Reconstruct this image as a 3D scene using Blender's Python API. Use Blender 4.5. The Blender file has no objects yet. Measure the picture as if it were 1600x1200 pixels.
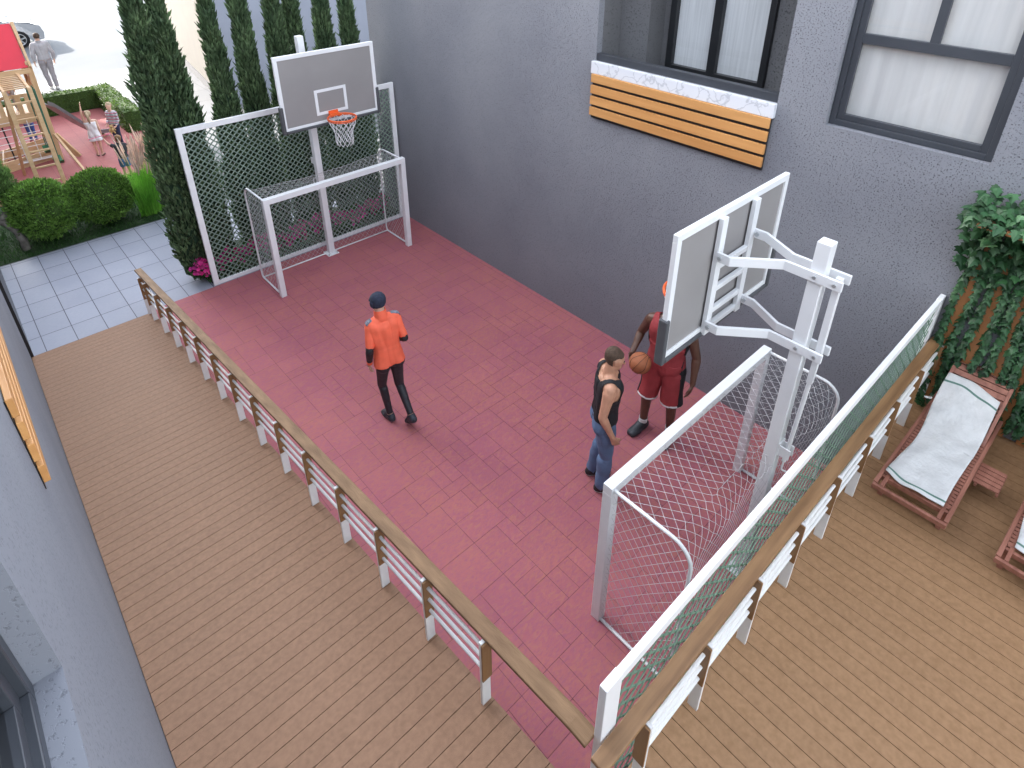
import bpy, math, random
import numpy as np
from mathutils import Vector, Matrix
random.seed(7)
SC = bpy.context.scene
COL = SC.collection
R = math.radians
def lerp(a, b, t): return a + (b - a) * t
# ------------------------------------------------------------------ scene graph helpers
def link(o):
    COL.objects.link(o); return o
def tag(o, label=None, cat=None, group=None, kind=None):
    if label: o['label'] = label
    if cat: o['category'] = cat
    if group: o['group'] = group
    if kind: o['kind'] = kind
    return o
def thing(name, label, cat, loc=(0, 0, 0), rz=0.0, group=None):
    o = link(bpy.data.objects.new(name, None))
    o.location = loc; o.rotation_euler = (0, 0, rz); o.empty_display_size = .1
    return tag(o, label, cat, group)
def copy_tree(o, parent=None):
    c = o.copy(); COL.objects.link(c)
    if parent: c.parent = parent
    for ch in list(o.children): copy_tree(ch, c)
    return c
class MB:
    """collects geometry; build() links it as ONE mesh object"""
    def __init__(s): s.v = []; s.f = []; s.m = []
    def add(s, vs, fs, m=0):
        n = len(s.v); s.v += [tuple(p) for p in vs]
        s.f += [tuple(i + n for i in f) for f in fs]; s.m += [m] * len(fs); return s
    def box(s, x0, x1, y0, y1, z0, z1, m=0):
        return s.add([(x0,y0,z0),(x1,y0,z0),(x1,y1,z0),(x0,y1,z0),(x0,y0,z1),(x1,y0,z1),(x1,y1,z1),(x0,y1,z1)],
                     [(0,3,2,1),(4,5,6,7),(0,1,5,4),(1,2,6,5),(2,3,7,6),(3,0,4,7)], m)
    def bar(s, a, b, w, h, up=(0,0,1), m=0):
        a = Vector(a); b = Vector(b); d = (b - a).normalized(); u = Vector(up)
        r = d.cross(u).normalized(); u = r.cross(d).normalized()
        vs = []
        for p in (a, b):
            for i, j in ((-1,-1),(1,-1),(1,1),(-1,1)): vs.append(p + r * (w/2*i) + u * (h/2*j))
        return s.add(vs, [(0,1,2,3),(7,6,5,4),(0,4,5,1),(1,5,6,2),(2,6,7,3),(3,7,4,0)], m)
    def path(s, pts, w, h, up=(0,0,1), m=0):
        """rectangular section swept along a polyline with mitred corners"""
        pts = [Vector(p) for p in pts]; vs = []; n = len(pts)
        for i, p in enumerate(pts):
            d0 = (p - pts[i-1]).normalized() if i else None
            d1 = (pts[i+1] - p).normalized() if i < n-1 else None
            d = ((d0 or d1) + (d1 or d0)).normalized()
            k = 1 / max(.35, d.dot(d1 or d0))
            u = Vector(up); r = d.cross(u).normalized(); u = r.cross(d).normalized()
            for a, b in ((-1,-1),(1,-1),(1,1),(-1,1)): vs.append(p + r*(w/2*a*k) + u*(h/2*b))
        fs = [(0,1,2,3), tuple(4*(n-1)+q for q in (3,2,1,0))]
        for i in range(n-1):
            for q in range(4): fs.append((4*i+q, 4*i+4+q, 4*i+4+(q+1)%4, 4*i+(q+1)%4))
        return s.add(vs, fs, m)
    def tube(s, pts, r, n=8, closed=False, m=0):
        pts = [Vector(p) for p in pts]; L = len(pts)
        rs = r if isinstance(r, (list, tuple)) else [r] * L
        vs = []; prev = None
        for i, p in enumerate(pts):
            if closed: d = (pts[(i+1) % L] - pts[i-1]).normalized()
            else: d = (pts[min(i+1, L-1)] - pts[max(i-1, 0)]).normalized()
            if prev is None:
                prev = d.orthogonal().normalized()
            prev = (prev - d * prev.dot(d)).normalized(); q = d.cross(prev)
            for k in range(n):
                a = 2*math.pi*k/n; vs.append(p + (prev*math.cos(a) + q*math.sin(a)) * rs[i])
        fs = []
        for i in range(L if closed else L-1):
            j = (i+1) % L
            for k in range(n): fs.append((i*n+k, i*n+(k+1)%n, j*n+(k+1)%n, j*n+k))
        if not closed: fs += [tuple(reversed(range(n))), tuple((L-1)*n+k for k in range(n))]
        return s.add(vs, fs, m)
    def caps(s, a, b, ra, rb, n=12, m=0):
        a = Vector(a); b = Vector(b); d = b - a; L = d.length
        if L < 1e-6: d = Vector((0,0,1)); L = 1e-6
        d = d / L; pts = []; rs = []
        for k in range(5):
            t = math.pi/2*(k/4) ; pts.append(a - d*ra*math.cos(t)); rs.append(max(ra*math.sin(t), 1e-4))
        for k in range(5):
            t = math.pi/2*(k/4); pts.append(b + d*rb*math.sin(t)); rs.append(max(rb*math.cos(t), 1e-4))
        return s.tube(pts, rs, n, m=m)
    def ell(s, c, rx, ry, rz, nu=16, nv=10, rot=None, m=0):
        c = Vector(c); vs = []; fs = []
        for j in range(nv+1):
            t = math.pi*j/nv
            for i in range(nu):
                a = 2*math.pi*i/nu
                p = Vector((rx*math.sin(t)*math.cos(a), ry*math.sin(t)*math.sin(a), rz*math.cos(t)))
                if rot: p = rot @ p
                vs.append(c + p)
        for j in range(nv):
            for i in range(nu): fs.append((j*nu+i, (j+1)*nu+i, (j+1)*nu+(i+1)%nu, j*nu+(i+1)%nu))
        return s.add(vs, fs, m)
    def disc(s, c, r, ax, n=20, h=.01, m=0):
        c = Vector(c); ax = Vector(ax).normalized()
        return s.tube([c - ax*h/2, c + ax*h/2], r, n, m=m)
    def build(s, name, mats, parent=None, smooth=False, bevel=0.0, org=None):
        me = bpy.data.meshes.new(name)
        if org is None and parent is not None:
            root = parent
            while root.parent: root = root.parent
            if root.get('_world'): org = root.location
        vs = s.v if org is None else [(p[0]-org[0], p[1]-org[1], p[2]-org[2]) for p in s.v]
        me.from_pydata(vs, [], s.f)
        mats = mats if isinstance(mats, (list, tuple)) else [mats]
        for m in mats: me.materials.append(m)
        if len(mats) > 1: me.polygons.foreach_set('material_index', s.m)
        if smooth: me.polygons.foreach_set('use_smooth', [True]*len(me.polygons))
        me.validate(); me.update()
        o = link(bpy.data.objects.new(name, me))
        if parent is not None: o.parent = parent
        elif org is not None: o.location = org
        if bevel:
            b = o.modifiers.new('Bevel', 'BEVEL'); b.width = bevel; b.segments = 2; b.limit_method = 'ANGLE'; b.angle_limit = R(40)
        return o
def wthing(name, label, cat, loc, group=None):
    """thing whose parts are written in world coordinates"""
    t = thing(name, label, cat, loc, 0, group); t['_world'] = 1; return t
# ------------------------------------------------------------------ materials
def new_mat(name):
    m = bpy.data.materials.new(name); m.use_nodes = True
    nt = m.node_tree; b = nt.nodes['Principled BSDF']; return m, nt, b
def mat(name, col, rough=.5, var=.12, scale=6.0, col2=None, bump=0.0, bscale=60.0, stretch=None, metal=0.0, island=0.0, detail=5, spec=.5, sub=0.0, trans=0.0):
    m, nt, b = new_mat(name); N = nt.nodes; L = nt.links
    tc = N.new('ShaderNodeTexCoord'); mp = N.new('ShaderNodeMapping'); L.new(tc.outputs['Object'], mp.inputs[0])
    if stretch: mp.inputs['Scale'].default_value = stretch
    nz = N.new('ShaderNodeTexNoise'); nz.inputs['Scale'].default_value = scale; nz.inputs['Detail'].default_value = detail
    L.new(mp.outputs[0], nz.inputs['Vector'])
    c1 = [max(0, c*(1-var)) for c in col]; c2 = col2 or [min(1, c*(1+var)) for c in col]
    rp = N.new('ShaderNodeValToRGB'); e = rp.color_ramp.elements
    e[0].position = .3; e[1].position = .7; e[0].color = (*c1, 1); e[1].color = (*c2, 1)
    L.new(nz.outputs['Fac'], rp.inputs[0]); out = rp.outputs[0]
    if island:
        g = N.new('ShaderNodeNewGeometry'); mr = N.new('ShaderNodeMapRange')
        mr.inputs['To Min'].default_value = 1-island; mr.inputs['To Max'].default_value = 1+island
        L.new(g.outputs['Random Per Island'], mr.inputs[0])
        mx = N.new('ShaderNodeMix'); mx.data_type = 'RGBA'; mx.blend_type = 'MULTIPLY'; mx.inputs[0].default_value = 1
        L.new(out, mx.inputs[6]); L.new(mr.outputs[0], mx.inputs[7]); out = mx.outputs[2]
    L.new(out, b.inputs['Base Color'])
    b.inputs['Roughness'].default_value = rough; b.inputs['Metallic'].default_value = metal
    b.inputs['Specular IOR Level'].default_value = spec
    if bump:
        n2 = N.new('ShaderNodeTexNoise'); n2.inputs['Scale'].default_value = bscale; n2.inputs['Detail'].default_value = 4
        L.new(mp.outputs[0], n2.inputs['Vector'])
        bp = N.new('ShaderNodeBump'); bp.inputs['Strength'].default_value = bump; bp.inputs['Distance'].default_value = .01
        L.new(n2.outputs['Fac'], bp.inputs['Height']); L.new(bp.outputs[0], b.inputs['Normal'])
    if trans:
        t = N.new('ShaderNodeBsdfTranslucent'); L.new(out, t.inputs[0]); ms = N.new('ShaderNodeMixShader'); ms.inputs[0].default_value = trans
        o = N['Material Output']; L.new(b.outputs[0], ms.inputs[1]); L.new(t.outputs[0], ms.inputs[2]); L.new(ms.outputs[0], o.inputs[0])
    return m
def stucco(name, col, pit=.35, sc=55.0, bs=.7):
    m, nt, b = new_mat(name); N = nt.nodes; L = nt.links
    tc = N.new('ShaderNodeTexCoord')
    n1 = N.new('ShaderNodeTexNoise'); n1.inputs['Scale'].default_value = sc; n1.inputs['Detail'].default_value = 3; n1.inputs['Roughness'].default_value = .55
    n2 = N.new('ShaderNodeTexNoise'); n2.inputs['Scale'].default_value = .9; n2.inputs['Detail'].default_value = 6
    for n in (n1, n2): L.new(tc.outputs['Object'], n.inputs['Vector'])
    r1 = N.new('ShaderNodeValToRGB'); e = r1.color_ramp.elements
    e[0].position = .32; e[1].position = .41; e[0].color = (*[c*(1-pit) for c in col], 1); e[1].color = (*col, 1)
    L.new(n1.outputs['Fac'], r1.inputs[0])
    r2 = N.new('ShaderNodeValToRGB'); e = r2.color_ramp.elements
    e[0].position = .3; e[1].position = .75; e[0].color = (.88,.88,.9,1); e[1].color = (1.08,1.08,1.07,1)
    L.new(n2.outputs['Fac'], r2.inputs[0])
    mx = N.new('ShaderNodeMix'); mx.data_type = 'RGBA'; mx.blend_type = 'MULTIPLY'; mx.inputs[0].default_value = 1
    L.new(r1.outputs[0], mx.inputs[6]); L.new(r2.outputs[0], mx.inputs[7]); L.new(mx.outputs[2], b.inputs['Base Color'])
    rr = N.new('ShaderNodeValToRGB'); e = rr.color_ramp.elements; e[0].position = .28; e[1].position = .44
    L.new(n1.outputs['Fac'], rr.inputs[0])
    bp = N.new('ShaderNodeBump'); bp.inputs['Strength'].default_value = bs; bp.inputs['Distance'].default_value = .012
    L.new(rr.outputs[0], bp.inputs['Height']); L.new(bp.outputs[0], b.inputs['Normal'])
    b.inputs['Roughness'].default_value = .9; b.inputs['Specular IOR Level'].default_value = .25
    return m
def glass(name, tint=(.9,.92,.95)):
    m, nt, b = new_mat(name); N = nt.nodes; L = nt.links
    N.remove(b); t = N.new('ShaderNodeBsdfTransparent'); t.inputs[0].default_value = (*tint, 1)
    g = N.new('ShaderNodeBsdfGlossy'); g.inputs['Roughness'].default_value = .02
    f = N.new('ShaderNodeFresnel'); f.inputs[0].default_value = 1.45
    ms = N.new('ShaderNodeMixShader'); L.new(f.outputs[0], ms.inputs[0]); L.new(t.outputs[0], ms.inputs[1]); L.new(g.outputs[0], ms.inputs[2])
    L.new(ms.outputs[0], N['Material Output'].inputs[0]); return m
def wood(name, col, col2, axis=0, scale=7.0, rough=.55, island=.12, bump=.15):
    st = [14, 14, 14]; st[axis] = 1.0
    return mat(name, col, rough, 0, scale/6, col2, bump, scale, tuple(st), island=island, detail=7)
WHITE = mat('white_paint', (.78,.79,.80), .38, .04, 3, spec=.5)
WHITE_R = mat('white_metal_rails', (.74,.74,.73), .4, .05, 4)
NETW = mat('net_cord', (.55,.56,.57), .8, .1, 8)
GREYP = mat('grey_board', (.275,.262,.258), .45, .05, 2)
PAD = mat('dark_padding', (.075,.078,.085), .6, .1, 6, bump=.1, bscale=120)
ORANGE = mat('orange_rim', (.82,.13,.03), .4, .05, 5)
STEEL = mat('bolt_steel', (.5,.52,.53), .35, .1, 9, metal=.7)
STUC = stucco('grey_stucco', (.240,.248,.274), .58, 80)
STUC_L = stucco('grey_stucco_smooth', (.228,.240,.272), .22, 60, .3)
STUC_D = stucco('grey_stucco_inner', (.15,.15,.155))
FRAME = mat('anthracite_frame', (.045,.05,.06), .4, .08, 3)
FRAMEB = mat('black_frame', (.012,.013,.015), .35, .1, 3)
CURT = mat('curtain', (.70,.69,.66), .9, .1, 3, stretch=(1,14,.4))
CURT_W = mat('sheer_curtain', (.70,.665,.61), .85, .06, 2, stretch=(1,9,.5))
GLASS = glass('window_glass')
DARKCLAD = mat('black_cladding', (.014,.014,.016), .35, .1, 2)
CREAM = mat('cream_render', (.120,.110,.097), .85, .05, 2, bump=.1, bscale=40)
SLATW_Y = wood('pine_slats', (.52,.24,.075), (.66,.34,.12), 1, 5, .5, .08)
CAPW_Y = wood('handrail_wood_long', (.145,.078,.036), (.255,.150,.076), 1, 9, .75, .1, .25)
CAPW_X = wood('handrail_wood_cross', (.17,.085,.035), (.33,.185,.085), 0, 9, .45, .1, .25)
POSTW = wood('post_cover_wood', (.20,.10,.035), (.27,.14,.055), 2, 6, .5, .05)
DECK_R = mat('composite_ramp', (.250,.135,.074), .7, .10, 30, (.288,.157,.090), .2, 300, (1,1,1), island=.025)
DECK = mat('composite_deck', (.270,.146,.066), .6, .10, 30, (.315,.178,.088), .2, 300, island=.025)
DECK_B = mat('deck_gap', (.07,.05,.045), .9, .1)
LOUNGEW = wood('lounger_wood', (.20,.075,.05), (.34,.145,.10), 0, 8, .5, .1)
PLAYW = wood('play_timber', (.48,.30,.15), (.62,.42,.24), 2, 6, .6, .08)
PLAYWX = wood('play_timber_long', (.48,.30,.15), (.62,.42,.24), 0, 6, .6, .08)
REDROOF = mat('red_panel', (.55,.015,.035), .5, .06, 2)
LATT = mat('lattice_slat_green', (.13,.21,.15), .6, .12, 6)
LATTG = mat('lattice_slat_grey', (.17,.235,.19), .6, .12, 6)
SOIL = mat('soil', (.02,.03,.012), .95, .4, 9, bump=.5)
LAWN = mat('lawn_base', (.014,.04,.008), .95, .4, 20, bump=.4)
def leafmat(name, a, b, island=.35, rough=.5, tr=.25):
    return mat(name, a, rough, .15, 3, b, island=island, trans=tr, spec=.35)
CYP = leafmat('cypress_green', (.055,.100,.050), (.115,.175,.080), .5)
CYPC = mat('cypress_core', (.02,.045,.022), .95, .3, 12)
BUSHM = leafmat('bush_green', (.085,.20,.028), (.19,.34,.065), .5)
PINEM = leafmat('pine_green', (.095,.19,.05), (.17,.29,.085), .45)
HEDGEM = leafmat('hedge_green', (.05,.105,.018), (.10,.17,.03), .35)
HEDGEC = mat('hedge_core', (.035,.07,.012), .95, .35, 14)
IVYM = leafmat('ivy_green', (.018,.07,.025), (.055,.14,.055), .5, .42)
IVYT = leafmat('ivy_top_green', (.04,.11,.04), (.13,.24,.12), .5, .42)
GRASSM = leafmat('fountain_grass', (.17,.52,.045), (.32,.66,.10), .3)
GRASSY = leafmat('fountain_grass_pale', (.20,.40,.05), (.32,.52,.09), .3)
PLUME = leafmat('grass_plume', (.80,.56,.46), (.88,.74,.62), .25, .8)
LAWNB = leafmat('lawn_blade', (.02,.075,.010), (.04,.115,.018), .4)
PETAL = leafmat('petal_pink', (.62,.02,.16), (.85,.09,.50), .4, .5, .3)
PETG = leafmat('petunia_leaf', (.03,.09,.02), (.06,.15,.035), .4)
BARK = mat('pine_bark', (.14,.12,.105), .9, .3, 9, (.26,.235,.21), .8, 30)
TRUNK = mat('tree_trunk', (.09,.065,.045), .9, .3, 9, bump=.6)
COURT_T = None
def tile_mat(name, a, b, c, island=.10, rough=.72, bump=.35, d=None):
    """floor tile: two scales of mottling plus a tone per tile"""
    m, nt, bs = new_mat(name); N = nt.nodes; L = nt.links
    tc = N.new('ShaderNodeTexCoord')
    n1 = N.new('ShaderNodeTexNoise'); n1.inputs['Scale'].default_value = 1.3; n1.inputs['Detail'].default_value = 5
    n2 = N.new('ShaderNodeTexNoise'); n2.inputs['Scale'].default_value = 21; n2.inputs['Detail'].default_value = 7; n2.inputs['Roughness'].default_value = .7
    mp = N.new('ShaderNodeMapping'); mp.inputs['Scale'].default_value = (1, 2.2, 1); mp.inputs['Rotation'].default_value = (0, 0, .5)
    L.new(tc.outputs['Object'], n1.inputs['Vector']); L.new(tc.outputs['Object'], mp.inputs[0]); L.new(mp.outputs[0], n2.inputs['Vector'])
    r1 = N.new('ShaderNodeValToRGB'); e = r1.color_ramp.elements; e[0].position = .35; e[1].position = .65; e[0].color = (*a,1); e[1].color = (*b,1)
    L.new(n1.outputs['Fac'], r1.inputs[0])
    r2 = N.new('ShaderNodeValToRGB'); e = r2.color_ramp.elements; e[0].position = .44; e[1].position = .66; e[0].color = (0,0,0,1); e[1].color = (.7,.7,.7,1)
    L.new(n2.outputs['Fac'], r2.inputs[0])
    mx = N.new('ShaderNodeMix'); mx.data_type = 'RGBA'; L.new(r2.outputs[0], mx.inputs[0]); L.new(r1.outputs[0], mx.inputs[6]); mx.inputs[7].default_value = (*c,1)
    base = mx.outputs[2]
    if d:
        n3 = N.new('ShaderNodeTexNoise'); n3.inputs['Scale'].default_value = 11; n3.inputs['Detail'].default_value = 6; n3.inputs['Distortion'].default_value = 1.2; L.new(mp.outputs[0], n3.inputs['Vector'])
        r3 = N.new('ShaderNodeValToRGB'); e = r3.color_ramp.elements; e[0].position = .50; e[1].position = .68; e[0].color = (0,0,0,1); e[1].color = (.48,.48,.48,1); L.new(n3.outputs['Fac'], r3.inputs[0])
        m3 = N.new('ShaderNodeMix'); m3.data_type = 'RGBA'; L.new(r3.outputs[0], m3.inputs[0]); L.new(base, m3.inputs[6]); m3.inputs[7].default_value = (*d,1); base = m3.outputs[2]
    g = N.new('ShaderNodeNewGeometry'); mr = N.new('ShaderNodeMapRange'); mr.inputs['To Min'].default_value = 1-island; mr.inputs['To Max'].default_value = 1+island
    L.new(g.outputs['Random Per Island'], mr.inputs[0])
    m2 = N.new('ShaderNodeMix'); m2.data_type = 'RGBA'; m2.blend_type = 'MULTIPLY'; m2.inputs[0].default_value = 1
    L.new(base, m2.inputs[6]); L.new(mr.outputs[0], m2.inputs[7]); L.new(m2.outputs[2], bs.inputs['Base Color'])
    bp = N.new('ShaderNodeBump'); bp.inputs['Strength'].default_value = bump; bp.inputs['Distance'].default_value = .006
    L.new(n2.outputs['Fac'], bp.inputs['Height']); L.new(bp.outputs[0], bs.inputs['Normal'])
    bs.inputs['Roughness'].default_value = rough; bs.inputs['Specular IOR Level'].default_value = .3
    return m
COURT_T = tile_mat('court_tile_red', (.385,.115,.138), (.43,.138,.132), (.315,.104,.162), .035, d=(.43,.165,.115))
COURT_G = mat('court_joint', (.15,.06,.08), .9, .2)
PLAY_T = tile_mat('play_tile_red', (.35,.105,.102), (.38,.125,.115), (.32,.092,.105), .04)
PATH_T = tile_mat('path_tile_grey', (.290,.306,.365), (.320,.332,.388), (.272,.288,.347), .04, .6, .08)
PATH_G = mat('path_joint', (.10,.10,.12), .9, .1)
PLAZA_T = tile_mat('plaza_paving', (.165,.168,.175), (.185,.185,.188), (.155,.158,.165), .04, .6, .08)
PLAZA_G = mat('plaza_joint', (.10,.10,.108), .9, .1)
ROADM = mat('plaza_asphalt', (.080,.100,.125), .9, .12, .12, (.135,.145,.155), .1, 40)
SLIDEM = mat('slide_steel', (.20,.205,.22), .35, .05, 3, metal=.6)
ROPEG = mat('green_rope', (.03,.13,.085), .7, .1)
ROPEW = mat('white_rope', (.75,.74,.72), .8, .1)
ROPEB = mat('black_rope', (.015,.015,.015), .8, .1)
SEATG = mat('green_plastic', (.012,.11,.035), .45, .1)
TOWELW = mat('towel_white', (.56,.56,.55), .95, .09, 9, bump=.9, bscale=32)
TOWELG = mat('towel_stripe', (.10,.19,.155), .95, .1, 8, bump=.4, bscale=90)
MARBLE = None
def marble():
    m, nt, b = new_mat('white_marble'); N = nt.nodes; L = nt.links
    tc = N.new('ShaderNodeTexCoord'); nz = N.new('ShaderNodeTexNoise'); nz.inputs['Scale'].default_value = 5; nz.inputs['Detail'].default_value = 6
    L.new(tc.outputs['Object'], nz.inputs['Vector'])
    ad = N.new('ShaderNodeVectorMath'); ad.operation = 'ADD'; L.new(tc.outputs['Object'], ad.inputs[0])
    sc = N.new('ShaderNodeVectorMath'); sc.operation = 'SCALE'; sc.inputs['Scale'].default_value = .35; L.new(nz.outputs['Color'], sc.inputs[0]); L.new(sc.outputs[0], ad.inputs[1])
    vo = N.new('ShaderNodeTexVoronoi'); vo.feature = 'DISTANCE_TO_EDGE'; vo.inputs['Scale'].default_value = 6; L.new(ad.outputs[0], vo.inputs['Vector'])
    rp = N.new('ShaderNodeValToRGB'); e = rp.color_ramp.elements; e[0].position = 0; e[1].position = .07; e[0].color = (.50,.52,.56,1); e[1].color = (.72,.74,.78,1)
    L.new(vo.outputs['Distance'], rp.inputs[0]); L.new(rp.outputs[0], b.inputs['Base Color']); b.inputs['Roughness'].default_value = .3
    return m
MARBLE = marble()
# ------------------------------------------------------------------ key dimensions (metres)
WX = 4.548          # face of the right building
LX = -1.53          # face of the left building
DZ = 1.39           # upper deck level
RY, RS = 7.96, .167 # ramp foot and slope
def rz_(y): return min(DZ, max(0.0, (RY - y) * RS))
YT = RY - DZ / RS   # where the ramp meets the deck
# ================================================================== THE SETTING
def structure(name, mb, m, **k): return tag(mb.build(name, m, **k), kind='structure')
g = MB(); g.add([(-160,-160,-.03),(160,-160,-.03),(160,160,-.03),(-160,160,-.03)], [(0,1,2,3)])
structure('ground', g, ROADM)
# plaza paving beyond the playground: big pale slabs
def slabs(x0, x1, y0, y1, px, py, ox, oy, z, gap, skip=None, h=None):
    mb = MB(); i0 = math.floor((x0-ox)/px); j0 = math.floor((y0-oy)/py)
    i = i0
    while ox + i*px < x1:
        a = max(x0, ox+i*px); b = min(x1, ox+(i+1)*px); j = j0
        while oy + j*py < y1:
            c = max(y0, oy+j*py); d = min(y1, oy+(j+1)*py)
            if b-a > gap*2 and d-c > gap*2 and not (skip and skip((a+b)/2, (c+d)/2)):
                q = gap/2; mb.add([(a+q,c+q,z),(b-q,c+q,z),(b-q,d-q,z),(a+q,d-q,z)], [(0,1,2,3)])
            j += 1
        i += 1
    return mb
def sheet(x0, x1, y0, y1, z):
    return MB().add([(x0,y0,z),(x1,y0,z),(x1,y1,z),(x0,y1,z)], [(0,1,2,3)])
structure('plaza_base', sheet(-14, 14, 9.0, 24.0, -.02), PLAZA_G)
structure('plaza', slabs(-14, 14, 9.3, 24.0, 1.5, 1.2, .3, .2, -.014, .012), PLAZA_T)
# grey path tiles between ramp, planting bed and lawn
structure('path_base', sheet(LX, 4.55, RY+.005, 11.04, -.008), PATH_G)
structure('path', slabs(LX, 4.55, RY+.008, 11.04, .376, .51, -.219, 8.41, -.003, .010, skip=lambda x, y: x > .62 and y < 8.08), PATH_T)
# court: modular tiles of several sizes
def court_tiles(x0, x1, y0, y1, c, z, gap, seed, sizes=((3,3),(3,2),(2,3),(2,2),(2,2),(3,1),(1,2),(2,1))):
    rnd = random.Random(seed); nx = int(math.ceil((x1-x0)/c)); ny = int(math.ceil((y1-y0)/c))
    occ = [[0]*ny for _ in range(nx)]; mb = MB()
    for j in range(ny):
        for i in range(nx):
            if occ[i][j]: continue
            opts = [s for s in sizes if i+s[0] <= nx and j+s[1] <= ny and not any(occ[i+a][j+b] for a in range(s[0]) for b in range(s[1]))]
            s = rnd.choice(opts) if opts else (1,1)
            for a in range(s[0]):
                for b in range(s[1]): occ[i+a][j+b] = 1
            q = gap/2; X0 = x0+i*c+q; X1 = min(x1, x0+(i+s[0])*c)-q; Y0 = y0+j*c+q; Y1 = min(y1, y0+(j+s[1])*c)-q
            d = rnd.uniform(0, .0012)
            mb.add([(X0,Y0,z+d),(X1,Y0,z+d),(X1,Y1,z+d),(X0,Y1,z+d)], [(0,1,2,3)])
    return mb
structure('court_base', sheet(.0, WX, -.54, 8.02, 0.0), COURT_G)
structure('court_floor', court_tiles(.0, WX, -.54, 8.02, .14, .005, .0036, 3), COURT_T)
structure('playground_base', sheet(-6, 2.3, 13.8, 19.5, -.006), COURT_G)
structure('playground_floor', slabs(-6, 2.3, 13.8, 19.5, .45, .11, 0, 13.8, 0.0, .004), PLAY_T)
# lawn bed with short blades
structure('lawn_bed', sheet(-7, 1.62, 11.06, 13.74, -.002), LAWN)
gb = MB(); rl = random.Random(5)
for _ in range(15000):
    x = rl.uniform(-2.3, 1.62); y = rl.uniform(11.07, 13.72); a = rl.uniform(0, 6.28); h = rl.uniform(.02, .055); w = .005
    dx, dy = math.cos(a)*w, math.sin(a)*w; lx, ly = rl.uniform(-.02,.02), rl.uniform(-.02,.02)
    gb.add([(x-dx,y-dy,-.002),(x+dx,y+dy,-.002),(x+lx,y+ly,h)], [(0,1,2)])
tag(gb.build('lawn_grass', LAWNB), 'short dark green grass around the round bushes', 'grass', kind='stuff')
structure('planting_bed', sheet(.93, WX, 8.10, 9.28, .004), SOIL)
tag(MB().box(-1.5, 1.62, 13.745, 13.795, -.01, .035).build('playground_edging', PLAYWX, bevel=.004), 'light timber edging board along the near side of the red playground', 'edging')
# ramp: boards across, one mesh over a wedge
w = MB(); yb = -.53
w.add([(LX,RY,-.02),(0,RY,-.02),(0,YT,DZ-.035),(LX,YT,DZ-.035),(LX,yb,DZ-.035),(0,yb,DZ-.035),(LX,RY,-.05),(0,RY,-.05),(0,yb,-.05),(LX,yb,-.05)],
      [(0,1,2,3),(3,2,5,4),(1,7,8,5,2),(0,3,4,9,6)])
structure('ramp_base', w, DECK_B)
def plank_rows(y_hi, y_lo, pitch, x0, x1, zf, gap):
    mb = MB(); y = y_hi; k = 0
    while y > y_lo + .01:
        a, b = y - gap/2, max(y_lo, y - pitch) + gap/2
        za, zb = zf(a), zf(b); t = .025
        mb.add([(x0,a,za-t),(x1,a,za-t),(x1,b,zb-t),(x0,b,zb-t),(x0,a,za),(x1,a,za),(x1,b,zb),(x0,b,zb)],
               [(0,1,2,3),(7,6,5,4),(0,4,5,1),(1,5,6,2),(2,6,7,3),(3,7,4,0)]); y -= pitch
    return mb
structure('ramp', plank_rows(RY, -.527, .1153, LX+.004, 0.0, lambda y: rz_(y)+.004, .0042), DECK_R)
# upper deck: boards run away from the court
d = MB(); x = LX
structure('deck_base', MB().box(LX, WX, -9.0, -.535, DZ-.30, DZ-.030), DECK_B)
while x < WX - .02:
    d.box(x+.0021, min(x+.0995, WX)-.0021, -9.0, -.53, DZ-.026, DZ); x += .0995
structure('deck', d, DECK)
rw = tag(MB().box(.004, WX-.004, -.64, -.545, -.02, DZ-.301).build('retaining_wall', STUC_L), 'grey retaining wall under the edge of the upper timber deck', 'wall')
# ------------------------------------------------------------------ right building
def wall_x(x, y0, y1, z0, z1, holes, thick, sgn, m=0):
    """wall facing sgn*X at plane x with rectangular openings (ya,yb,za,zb) and their reveals"""
    mb = MB(); ys = sorted({y0, y1, *[h[0] for h in holes], *[h[1] for h in holes]}); zs = sorted({z0, z1, *[h[2] for h in holes], *[h[3] for h in holes]})
    for a, b in zip(ys, ys[1:]):
        for c, e in zip(zs, zs[1:]):
            my, mz = (a+b)/2, (c+e)/2
            if any(h[0] < my < h[1] and h[2] < mz < h[3] for h in holes): continue
            q = [(x,a,c),(x,b,c),(x,b,e),(x,a,e)]
            mb.add(q, [(0,1,2,3) if sgn > 0 else (3,2,1,0)], m)
    X = x - sgn*thick
    for (a, b, c, e) in holes:
        for q in ([(x,a,c),(x,b,c),(X,b,c),(X,a,c)], [(x,a,e),(X,a,e),(X,b,e),(x,b,e)], [(x,a,c),(X,a,c),(X,a,e),(x,a,e)], [(x,b,c),(x,b,e),(X,b,e),(X,b,c)]):
            mb.add(q, [(0,1,2,3)], m)
    return mb
LOG = (1.30, 3.572, 3.77, 5.6); WIN = (-.47, .822, 3.68, 5.25)
RB = wthing('building', 'tall grey stuccoed building standing right along the red ball court', 'building', (9, 2, 0))
RH = 6.3
w = wall_x(WX, -9, 8.75, -.05, RH, [LOG, WIN, (-3.6, -2.3, 3.68, 5.25), (5.4, 7.4, 4.95, 6.6)], .10, -1)
w.add([(WX,8.75,-.05),(14,8.75,-.05),(14,8.75,RH),(WX,8.75,RH)], [(3,2,1,0)])
w.add([(WX,-9,-.05),(14,-9,-.05),(14,-9,RH),(WX,-9,RH)], [(0,1,2,3)])
w.add([(WX,-9,RH),(14,-9,RH),(14,8.75,RH),(WX,8.75,RH)], [(0,1,2,3)])
w.add([(14,-9,-.05),(14,-9,RH),(14,8.75,RH),(14,8.75,-.05)], [(3,2,1,0)])
w.build('wall', STUC, RB)
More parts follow.
